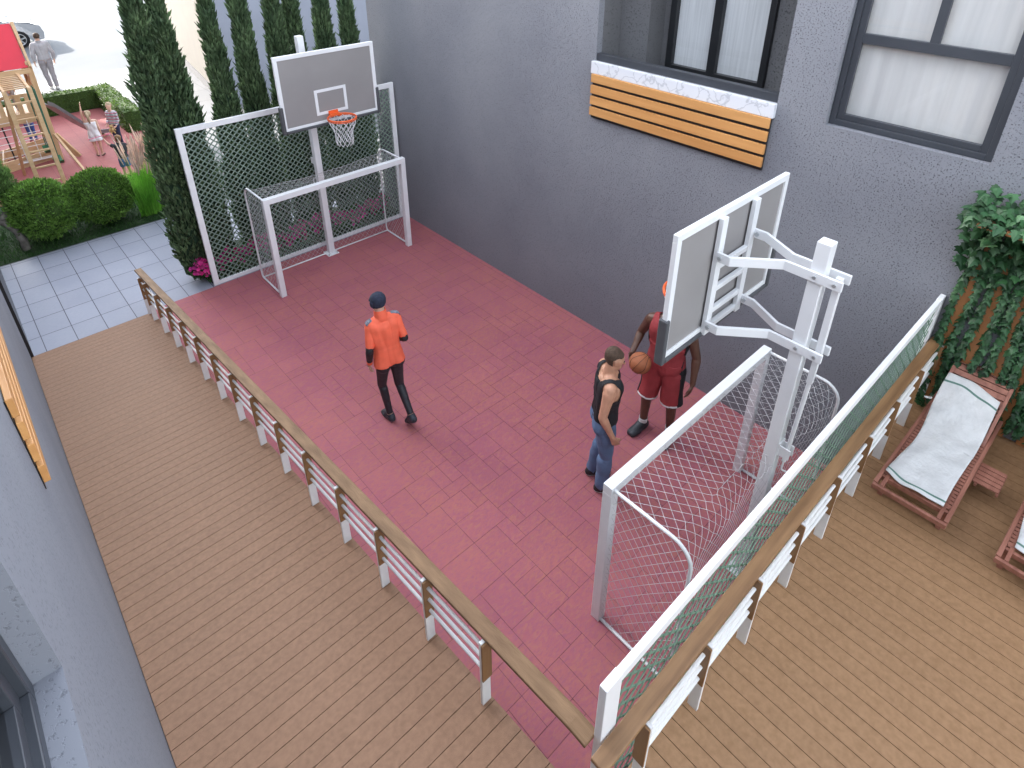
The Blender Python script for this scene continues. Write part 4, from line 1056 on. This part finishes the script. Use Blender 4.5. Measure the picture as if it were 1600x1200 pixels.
    for a, b_, ra, rb, lb in C:
        a = np.array(a); d = np.array(b_) - a; L2 = max(1e-9, float(d@d)); q = np.clip(((co-a)@d)/L2, 0, 1)
        ds = np.linalg.norm(co - (a + q[:,None]*d), axis=1) - (ra + (rb-ra)*q); k = ds < best
        best[k] = ds[k]; lab[k] = names.index(lb)
    # position along each whole limb
    for la, ka, kb_ in (('uarm','sh','el'),('farm','el','wr'),('thigh','hip','kn'),('calf','kn','an')):
        for S in 'LR':
            a = np.array(j[ka+S]); d = np.array(j[kb_+S]) - a; q = ((co-a)@d)/float(d@d)
            other = np.linalg.norm(co - np.array(lerp(j[ka+S], j[kb_+S], .5)), axis=1) < np.linalg.norm(co - np.array(lerp(j[ka+('R' if S == 'L' else 'L')], j[kb_+('R' if S == 'L' else 'L')], .5)), axis=1)
            k = (lab == names.index(la)) & other; tt[k] = q[k]
    hcn = np.array(hc); HR = (co - hcn)
    info = dict(co=co, no=no, t=tt, hz=HR@np.array(hax)/K, hy=HR@np.array(hf)/K, s=s, hipz=float(hm.z), j=j,
                up=(co - np.array(hm))@np.array(up)/s, fw=(co - np.array(chest))@np.array(f_)/s, rt=(co - np.array(chest))@np.array(r_)/s, nk=np.linalg.norm(co - np.array(j['neck']), axis=1)/s)
    for nm in names: info[nm] = lab == names.index(nm)
    lo = np.array([0]); 
    fl = [tuple(p.vertices) for p in me.polygons]
    dl = np.min([np.linalg.norm(co - np.array(j[q+'L']), axis=1) for q in ('an','to','kn','el','wr','hip')], axis=0); dr = np.min([np.linalg.norm(co - np.array(j[q+'R']), axis=1) for q in ('an','to','kn','el','wr','hip')], axis=0)
    isL = dl < dr; cl2 = []
    single = dict(shoes='shoe', sandals='sandal', socks='sock', side_panel='side_panel', arm_sleeve='arm_sleeve', cuff='cuff', sole='sole', shorts_hem='shorts_hem', shoulder_stripe='shoulder_stripe')
    for cl in clothes:
        if cl[0] in single:
            for sl in (isL, ~isL): cl2.append((single[cl[0]], cl[1], lambda i, t_=cl[2], m2=sl: t_(i) & m2) + tuple(cl[3:]))
        else: cl2.append(cl)
    for cl in cl2:
        cname, m_, test, off = cl[:4]
        k = test(info); o = off(info) if callable(off) else np.full(n, off, np.float32)
        keep = [f for f in fl if all(k[i] for i in f)]
        if not keep: continue
        used = sorted({i for f in keep for i in f}); mp = {i: q for q, i in enumerate(used)}
        V = co[used] + no[used]*o[used][:,None]*s
        if len(cl) > 4:      # folds
            A, fr = cl[4]; V = V + no[used]*(A*s*(np.sin(co[used][:,2]*fr/s + co[used][:,0]*11/s)*np.sin(co[used][:,0]*23/s + co[used][:,1]*17/s + co[used][:,2]*9/s)))[:,None]
        c = MB(); c.v = [tuple(map(float, p)) for p in V]; c.f = [tuple(mp[i] for i in f) for f in keep]; c.m = [0]*len(keep)
        ob = c.build(cname, m_, t, smooth=True)
        smm = ob.modifiers.new('Smooth', 'SMOOTH'); smm.iterations = 3; smm.factor = .5
        sdm = ob.modifiers.new('Solidify', 'SOLIDIFY'); sdm.thickness = .004*s; sdm.offset = 1
    if face:
        for e in (-1, 1): MB().ell(hc + hl*e*.033*K + hf*.0835*K - hax*.005*K, .011*K, .009*K, .007*K, 10, 6).build('eye', EYEM, t, smooth=True)
        MB().caps(hc + hl*-.017*K + hf*.0885*K - hax*.071*K, hc + hl*.017*K + hf*.0885*K - hax*.071*K, .0055*K, .0055*K, 8).build('mouth', LIPM, t, smooth=True)
    t['_j'] = 0; del t['_j']
    return t
STAND = dict(crown=(0,.02,1.78), chin=(0,.1,1.55), neck=(0,0,1.50), shL=(-.185,0,1.43), shR=(.185,0,1.43), elL=(-.24,-.03,1.14), elR=(.24,-.03,1.14), wrL=(-.245,.05,.89), wrR=(.245,.05,.89),
             haL=(-.24,.08,.78), haR=(.24,.08,.78), hipL=(-.09,0,.93), hipR=(.09,0,.93), knL=(-.10,.02,.50), knR=(.10,.02,.50), anL=(-.105,-.02,.085), anR=(.105,-.02,.085), toL=(-.125,.17,.025), toR=(.125,.17,.025))
def pose(**k): d = dict(STAND); d.update(k); return d
legs = lambda i: i['thigh'] | i['calf']
hairtest = lambda hz, back: (lambda i: i['head'] & ((i['hz'] > hz) | ((i['hy'] < back) & (i['hz'] > -.075))) & ~((i['hy'] > .06) & (i['hz'] < .045)))
def shoes(m): return ('shoes', m, lambda i: i['foot'], .006)
# the runner in orange, seen from behind
CORAL = cloth('coral_running_top', (.90,.15,.075), .7, .08); LEG = cloth('black_leggings', (.022,.022,.027), .55, .15); BEAN = cloth('navy_beanie', (.020,.026,.05), .85, .25, scale=40); SLV = cloth('black_sleeve', (.016,.017,.02), .6, .2); SHOE = cloth('dark_trainer', (.03,.035,.045), .6, .4, scale=30)
STRIPE = cloth('grey_shoulder_stripe', (.16,.17,.21), .7, .5, scale=60)
run = pose(crown=(-.03,.11,1.775), neck=(-.02,.05,1.50), shL=(-.148,.06,1.42), shR=(.140,.05,1.43), elL=(-.215,-.01,1.14), wrL=(-.205,.08,.88), haL=(-.195,.12,.775), elR=(.190,-.045,1.165), wrR=(.10,.17,1.10), haR=(.03,.23,1.13),
           hipL=(-.076,.0,.92), hipR=(.076,0,.93), knL=(-.075,.12,.51), knR=(.10,.03,.50), anL=(-.05,.03,.095), anR=(.095,-.25,.215), toL=(-.065,.20,.03), toR=(.10,-.115,.035), soleR=(0,-.62,-.78), look=(-.25,1,0), palmR=(0,-.3,-1), thumbR=(0,0,1))
rp_ = person('jogger seen from behind in coral top, black leggings and navy beanie, crossing the court', (1.455, 3.70, .008), 82, run, 1.77, SKINP, [
    ('leggings', LEG, lambda i: (legs(i) & (~i['calf'] | (i['t'] < .97))) | i['pelvis'] | (i['torso'] & (i['up'] < .14)), .004),
    ('running_top', CORAL, lambda i: ((i['torso'] | i['pelvis']) & (i['up'] > -.035)) | (i['uarm'] & (i['t'] < .9)) | (i['neck'] & (i['nk'] < .10)), lambda i: np.where(i['up'] < .2, .013, .008), (.004, 14)),
    ('shoulder_stripe', STRIPE, lambda i: (i['torso'] | i['uarm']) & (i['up'] > .50) & (i['nk'] > .105) & (i['fw'] > -.02) & (i['fw'] < .045) & (i['no'][:,2] > .35), .0115),
    ('arm_sleeve', SLV, lambda i: (i['uarm'] & (i['t'] > .84)) | (i['farm'] & (i['t'] < .72)), .005),
    ('cuff', CORAL, lambda i: i['farm'] & (i['t'] > .70) & (i['t'] < .90), .006),
    ('wristwatch', BEAN, lambda i: i['farm'] & (i['t'] > .94) & (i['t'] < 1.03) & (i['co'][:,0] < 0), .004),
    ('beanie', BEAN, lambda i: (i['head'] | i['ear']) & ((i['hz'] > .015) | ((i['hy'] < .02) & (i['hz'] > -.07))) & ~((i['hy'] > .05) & (i['hz'] < .03)), .009),
    shoes(SHOE)], build=.86)
# the man in the black tank top and jeans
TANK = cloth('black_tank_top', (.012,.013,.016), .75, .2); JEAN = cloth('blue_denim', (.115,.18,.30), .85, .16, scale=5); HAIRB = mat('brown_hair', (.075,.045,.028), .8, .35, 40, bump=.6, bscale=90); SNK = cloth('black_sneaker', (.02,.02,.022), .6, .2); SOLE = mat('white_sole', (.7,.7,.69), .6, .05)
tankt = lambda i: i['torso'] & (i['up'] > -.03) & (((np.abs(i['rt']) < .165) | (i['up'] < .36)) & ((i['nk'] > .115) | (i['up'] < .44)) & ~((i['up'] > .50) & (np.abs(i['rt']) < .07)))
man = pose(crown=(0,.075,1.765), chin=(0,.14,1.53), neck=(0,.01,1.495), look=(0,1,-.28), shL=(-.185,-.015,1.425), shR=(.185,.0,1.425), elR=(.235,-.055,1.135), wrR=(.235,.055,.885), haR=(.225,.10,.78), elL=(-.235,-.04,1.135), wrL=(-.235,.06,.885), haL=(-.23,.1,.78),
           knR=(.10,.035,.50), knL=(-.10,.02,.50), anR=(.11,.01,.085), toR=(.135,.20,.025), anL=(-.105,-.06,.085), toL=(-.13,.13,.025))
person('man in black tank top and blue jeans standing sideways by the near goal', (2.545, 1.50, .008), -44, man, 1.80, SKIN, [
    ('jeans', JEAN, lambda i: legs(i) | i['pelvis'] | (i['torso'] & (i['up'] < .06)), lambda i: np.where(i['calf'], .016 + .012*np.clip(i['t'], 0, 1), .010), (.007, 20)),
    ('tank_top', TANK, tankt, lambda i: np.where(i['up'] < .3, .013, .007), (.003, 12)),
    ('hair', HAIRB, hairtest(.035, -.005), .007),
    shoes(SNK), ('sole', SOLE, lambda i: i['foot'] & (i['co'][:,2] < .022), .010)], build=1.04)
# the basketball player behind the near board
JER = cloth('red_jersey', (.30,.035,.04), .8, .15); SHORT = cloth('red_shorts', (.33,.04,.045), .8, .15); BLK = cloth('black_side_panel', (.014,.014,.017), .8, .1); SOCK = cloth('white_sock', (.75,.75,.74), .9, .05); HAIRK = mat('black_hair', (.012,.010,.009), .9, .3, 60, bump=.6, bscale=90)
HI = cloth('high_top_shoe', (.03,.034,.042), .55, .3)
ply = pose(crown=(0,.045,1.78), look=(.15,1,-.1), shL=(-.195,0,1.42), shR=(.195,0,1.42), elR=(.315,-.075,1.165), wrR=(.315,.12,1.02), haR=(.285,.215,1.0), palmR=(-.8,.2,.5), thumbR=(0,.2,1), elL=(-.285,-.02,1.135), wrL=(-.31,.06,.875), haL=(-.30,.09,.765), curl=.45,
           knR=(.135,.045,.50), knL=(-.125,.03,.50), anR=(.15,.015,.085), anL=(-.135,-.02,.085), toR=(.21,.20,.025), toL=(-.155,.175,.025))
PP = (3.555, 1.50, .008); PH = 193
person('basketball player in red jersey and shorts holding a ball, behind the backboard', PP, PH, ply, 1.93, SKIND, [
    ('shorts', SHORT, lambda i: (i['thigh'] & (i['t'] < .93)) | i['pelvis'] | (i['torso'] & (i['up'] < .10)), lambda i: np.where(i['thigh'], .014 + .034*np.clip(i['t'], 0, 1), .016), (.010, 9)),
    ('shorts_hem', SOCK, lambda i: i['thigh'] & (i['t'] > .875) & (i['t'] < .945), lambda i: .0155 + .034*np.clip(i['t'], 0, 1), (.010, 9)),
    ('side_panel', BLK, lambda i: (((i['thigh'] & (i['t'] < .93)) | i['pelvis']) & (np.abs(i['co'][:,0]) > .155*i['s']) & (np.abs(i['no'][:,0]) > .72)) | (i['torso'] & (np.abs(i['rt']) > .155) & (i['up'] < .4) & (np.abs(i['no'][:,0]) > .8)), lambda i: np.where(i['thigh'], .018 + .034*np.clip(i['t'], 0, 1), .022), (.010, 9)),
    ('jersey', JER, lambda i: (i['torso'] & (i['up'] > .04)) & (((np.abs(i['rt']) < .170) | (i['up'] < .38)) & ((i['nk'] > .11) | (i['up'] < .46)) & ~((i['up'] > .50) & (np.abs(i['rt']) < .065))), lambda i: np.where(i['up'] < .3, .018, .009), (.004, 12)),
    ('hair', HAIRK, hairtest(.02, .0), .005),
    ('socks', SOCK, lambda i: (i['calf'] & (i['t'] > .80)) | (i['foot'] & (i['co'][:,2] > .115)), .004),
    ('shoes', HI, lambda i: (i['foot'] & (i['co'][:,2] < .125)) | (i['calf'] & (i['t'] > .93)), .010)], build=1.06)
def loc2w(pos, heading, v):
    a = R(heading-90); return (pos[0] + v[0]*math.cos(a) - v[1]*math.sin(a), pos[1] + v[0]*math.sin(a) + v[1]*math.cos(a), pos[2] + v[2])
BALLM = mat('basketball_orange', (.36,.115,.045), .6, .12, 20, bump=.4, bscale=260)
bp0 = loc2w(PP, PH, (.190, .262, 1.125))
bt = MB(); bt.ell((0,0,0), .118, .118, .118, 28, 18); ball = bt.build('basketball', BALLM, smooth=True); ball.location = bp0; ball.rotation_euler = (.5, .4, .3)
tag(ball, 'orange basketball with black seams held at the player\'s hip', 'ball')
sm_ = MB()
for ax in (0, 1, 2):
    pts = []
    for k in range(40):
        a = 2*math.pi*k/40; q = [0, 0, 0]; q[(ax+1) % 3] = math.cos(a)*.1185; q[(ax+2) % 3] = math.sin(a)*.1185; pts.append(q)
    if ax < 2: sm_.tube(pts, .0022, 5, closed=True)
for e in (-1, 1):
    pts = []
    for k in range(40):
        a = 2*math.pi*k/40; x = e*(.055 + .028*math.cos(2*a)); r = math.sqrt(.1185**2 - x*x); pts.append((r*math.cos(a), x, r*math.sin(a)))
    sm_.tube(pts, .0022, 5, closed=True)
sm_.build('seam', BLK, ball)
# children and the walker in the background
KID = dict(hs=1.30, fine=.010)
CH = dict(shL=(-.165,0,1.36), shR=(.165,0,1.36), neck=(0,0,1.42), crown=(0,.03,1.78), elL=(-.21,-.02,1.06), elR=(.21,-.02,1.06), wrL=(-.22,.05,.83), wrR=(.22,.05,.83), haL=(-.22,.08,.72), haR=(.22,.08,.72), hipL=(-.085,0,.86), hipR=(.085,0,.86), knL=(-.09,.02,.47), knR=(.09,.02,.47))
def cpose(**k): d = dict(STAND); d.update(CH); d.update(k); return d
DRESS = cloth('white_dress', (.78,.78,.80), .85, .05); BLOND = mat('blond_hair', (.40,.30,.19), .8, .3, 40); BRN = mat('light_brown_hair', (.22,.12,.06), .8, .3, 40); DKT = cloth('dark_grey_shirt', (.035,.036,.045), .85, .2); NAVY = cloth('navy_trousers', (.025,.035,.08), .85, .2); JSH = cloth('denim_shorts', (.09,.20,.36), .85, .15); PALE = cloth('pale_grey_top', (.40,.38,.40), .85, .1); GRTR = cloth('grey_trousers', (.30,.275,.295), .85, .1); WSH = cloth('white_trainers', (.72,.70,.68), .6, .1); SAND = cloth('dark_sandal', (.06,.035,.03), .6, .2)
def stripes(name):
    m, nt, b = new_mat(name); N = nt.nodes; L = nt.links; tc = N.new('ShaderNodeTexCoord'); sp = N.new('ShaderNodeSeparateXYZ'); L.new(tc.outputs['Object'], sp.inputs[0])
    mm = N.new('ShaderNodeMath'); mm.operation = 'MULTIPLY'; mm.inputs[1].default_value = 13; L.new(sp.outputs['Z'], mm.inputs[0]); fr = N.new('ShaderNodeMath'); fr.operation = 'FRACT'; L.new(mm.outputs[0], fr.inputs[0])
    rp = N.new('ShaderNodeValToRGB'); rp.color_ramp.interpolation = 'CONSTANT'; e = rp.color_ramp.elements; e[0].position = 0; e[0].color = (.60,.58,.60,1); e[1].position = .3; e[1].color = (.05,.12,.12,1)
    for p, c in ((.5,(.55,.16,.24)), (.72,(.60,.58,.60)), (.85,(.10,.10,.16))): q = rp.color_ramp.elements.new(p); q.color = (*c, 1)
    L.new(fr.outputs[0], rp.inputs[0]); L.new(rp.outputs[0], b.inputs['Base Color']); b.inputs['Roughness'].default_value = .85; return m
STRP = stripes('striped_jumper')
girl = person('girl in a white dress pointing upwards on the red playground', (1.0, 15.42, 0), 75, cpose(elL=(-.20,.03,1.62), wrL=(-.17,.08,1.93), haL=(-.165,.10,2.05), crown=(-.02,.0,1.78), look=(-.4,1,.25), neck=(-.01,-.03,1.42), anL=(-.07,-.0,.085), anR=(.07,0,.085)), 1.10, SKINP, [
    ('dress', DRESS, lambda i: (i['torso'] & (i['up'] < .50)) | i['pelvis'] | (i['thigh'] & (i['t'] < .62)), lambda i: np.where(i['thigh'], .03 + .06*np.clip(i['t'], 0, 1), .016), (.012, 8)),
    ('hair', BLOND, hairtest(.01, .02), .012), ('sandals', SAND, lambda i: i['foot'] & (i['co'][:,2] < .035), .006)], **KID)
pony = MB(); pony.tube([(-.02*.62,-.10*.62,1.70*.62),(-.01,-.105,1.0),(0,-.10,.90),(.0,-.085,.80)], [.03,.035,.028,.008], 10); pony.build('ponytail', BLOND, girl, smooth=True)
person('boy in a striped jumper and navy trousers facing the girl, holding a soft toy', (1.53, 15.90, 0), 222, cpose(elR=(.20,.0,1.06), wrR=(.17,.18,.90), haR=(.15,.27,.86), elL=(-.21,0,1.05), wrL=(-.17,.14,.84), haL=(-.14,.22,.80), look=(-.1,1,-.15)), 1.07, SKINP, [
    ('trousers', NAVY, lambda i: legs(i) | i['pelvis'], .016), ('jumper', STRP, lambda i: (i['torso'] & (i['up'] > -.02)) | i['uarm'] | (i['farm'] & (i['t'] < .85)), .014),
    ('hair', BLOND, hairtest(.02, .0), .012), shoes(NAVY)], **KID)
tt_ = wthing('soft_toy', 'tan soft toy held by the boy in the striped jumper', 'toy', (1.43, 15.74, .50)); TOY = mat('toy_plush', (.42,.28,.12), .95, .2, 30, bump=.6)
q = MB(); q.ell((1.425,15.73,.45), .045, .045, .065, 12, 8); q.ell((1.42,15.72,.535), .038, .036, .036, 12, 8); q.build('torso', TOY, tt_, smooth=True)
for e in (-1, 1):
    MB().ell((1.42+e*.03,15.72,.57), .014, .012, .014, 8, 6).build('ear', TOY, tt_); MB().caps((1.425+e*.03,15.725,.41), (1.425+e*.04,15.69,.375), .018, .016, 8).build('leg', TOY, tt_); MB().caps((1.425+e*.04,15.725,.48), (1.425+e*.065,15.70,.44), .015, .013, 8).build('arm', TOY, tt_)
bB = (1.12, 13.50, .0)
person('boy in a dark shirt and blue shorts with arm stretched out, behind the ornamental grass', bB, 88, cpose(elL=(-.33,.12,1.47), wrL=(-.40,.30,1.62), haL=(-.41,.36,1.68), elR=(.27,-.04,1.13), wrR=(.20,.16,1.05), haR=(.15,.24,1.07), look=(-.2,1,.1), hipL=(-.085,-.03,.86), hipR=(.085,-.03,.86)), 1.0, SKINP, [
    ('shorts', JSH, lambda i: (i['thigh'] & (i['t'] < .8)) | i['pelvis'], lambda i: np.where(i['thigh'], .02+.02*np.clip(i['t'],0,1), .014)), ('shirt', DKT, lambda i: (i['torso'] & (i['up'] > -.05)) | (i['uarm'] & (i['t'] < .65)) | (i['neck'] & (i['nk'] < .1)), .018, (.006, 12)),
    ('hair', BRN, hairtest(.02, .015), .014), shoes(SNK)], **KID)
st0 = loc2w(bB, 88, (-.41*.56-.0, .36*.56, 1.70*.56)); PINK = mat('pink_plastic', (.75,.06,.22), .4, .05)
stk = MB(); stk.tube([(st0[0]-.24, st0[1]+.06, st0[2]-.01), (st0[0]+.16, st0[1]-.03, st0[2]+.05)], .007, 8); stk.tube([(st0[0]-.24, st0[1]+.06, st0[2]-.01), (st0[0]-.25, st0[1]+.06, st0[2]-.011)], .012, 8)
so_ = stk.build('toy_stick', PINK, org=st0); tag(so_, 'thin pink toy stick held up by the boy in the dark shirt', 'toy')
person('man in grey top and grey trousers walking away on the bright pavement', (1.33, 22.60, -.014), 96, pose(hipL=(-.088,0,.93), knL=(-.07,.06,.50), anL=(-.03,.07,.09), toL=(-.03,.25,.03), knR=(.10,.0,.49), anR=(.09,-.10,.10), toR=(.10,.09,.03), elL=(-.27,-.04,1.15), wrL=(-.27,.02,.89), haL=(-.27,.05,.78), elR=(.27,-.05,1.15), wrR=(.27,.04,.89), haR=(.27,.07,.78)), 1.72, SKINP, [
    ('trousers', GRTR, lambda i: legs(i) | i['pelvis'], lambda i: np.where(i['calf'], .02, .014), (.006, 18)), ('top', PALE, lambda i: (i['torso'] & (i['up'] > -.04)) | i['uarm'] | (i['farm'] & (i['t'] < .75)) | (i['neck'] & (i['nk'] < .08)), .016, (.006, 14)),
    ('hair', HAIRB, hairtest(.02, .0), .010), shoes(WSH)], fine=.009)
person('child in pale top and blue trousers standing behind the rope net of the tower', (.03, 17.55, 0), 95, cpose(elR=(.23,.05,1.10), wrR=(.20,.22,1.0), haR=(.18,.3,.98), elL=(-.23,.05,1.10), wrL=(-.2,.22,1.0), haL=(-.18,.3,.98)), .95, SKINP, [
    ('trousers', cloth('blue_trousers', (.04,.09,.30), .85, .15), lambda i: legs(i) | i['pelvis'], .016), ('top', PALE, lambda i: (i['torso'] & (i['up'] > -.04)) | i['uarm'] | (i['farm'] & (i['t'] < .8)), .016), ('hair', BRN, hairtest(.02, .0), .012), shoes(cloth('red_shoes', (.45,.03,.06), .6, .1))], **KID)
person('child in a pink top up on the platform of the climbing tower', (-.20, 16.35, pz), 270, cpose(), .92, SKINP, [
    ('trousers', GRTR, lambda i: legs(i) | i['pelvis'], .016), ('top', cloth('pink_top', (.62,.36,.38), .85, .1), lambda i: (i['torso'] & (i['up'] > -.04)) | i['uarm'], .016), ('hair', HAIRB, hairtest(.02, .0), .012), shoes(WSH)], **KID)
# ================================================================== LIGHT, SKY, CAMERA
# (unseen block added to the west, sized to keep the sun off court and playground)
SHADE_BLOCK = wthing('building', 'unseen plain block added west of the playground to shade it and the court', 'building', (-13, 25, 0))
MB().box(-20, -7.0, 12.0, 39.5, -.05, 19.5).build('wall', CREAM, SHADE_BLOCK)
wd_ = bpy.data.worlds.new('World'); SC.world = wd_; wd_.use_nodes = True
nt = wd_.node_tree; bg = nt.nodes['Background']; sky = nt.nodes.new('ShaderNodeTexSky'); sky.sky_type = 'NISHITA'; sky.sun_disc = False
SUN_EL, SUN_AZ = R(23), R(-22)     # azimuth measured from +Y towards +X
sky.sun_elevation = SUN_EL; sky.sun_rotation = SUN_AZ; sky.air_density = 1.0; sky.dust_density = 1.0; sky.ozone_density = 1.0
hs = nt.nodes.new('ShaderNodeHueSaturation'); hs.inputs['Saturation'].default_value = .34; nt.links.new(sky.outputs[0], hs.inputs['Color']); nt.links.new(hs.outputs[0], bg.inputs[0]); bg.inputs[1].default_value = .15
sd = bpy.data.lights.new('sun', 'SUN'); sd.energy = 2.0; sd.angle = R(.55); sd.color = (1, .94, .86)
so = link(bpy.data.objects.new('sun', sd))
dirv = Vector((math.sin(SUN_AZ)*math.cos(SUN_EL), math.cos(SUN_AZ)*math.cos(SUN_EL), math.sin(SUN_EL)))
so.rotation_euler = dirv.to_track_quat('Z', 'Y').to_euler(); so.location = dirv*30
cam = bpy.data.cameras.new('camera'); co_ = link(bpy.data.objects.new('camera', cam)); SC.camera = co_
co_.location = (-1.305, -1.337, 5.613); co_.rotation_euler = (R(62.255), 0, R(-42.481))
cam.sensor_width = 36; cam.lens = 995.346/1600*36; cam.shift_x = .0006; cam.shift_y = -(600-343.79)/1600; cam.clip_start = .02; cam.clip_end = 600
SC.view_settings.view_transform = 'Standard'; SC.view_settings.look = 'None'; SC.view_settings.gamma = 1; SC.view_settings.exposure = 3.0
SC.render.film_transparent = False
SC.cycles.max_bounces = 8; SC.cycles.diffuse_bounces = 5; SC.cycles.transparent_max_bounces = 12
try: SC.cycles.use_denoising = True
except Exception: pass
for o in SC.objects:
    if '_world' in o: del o['_world']
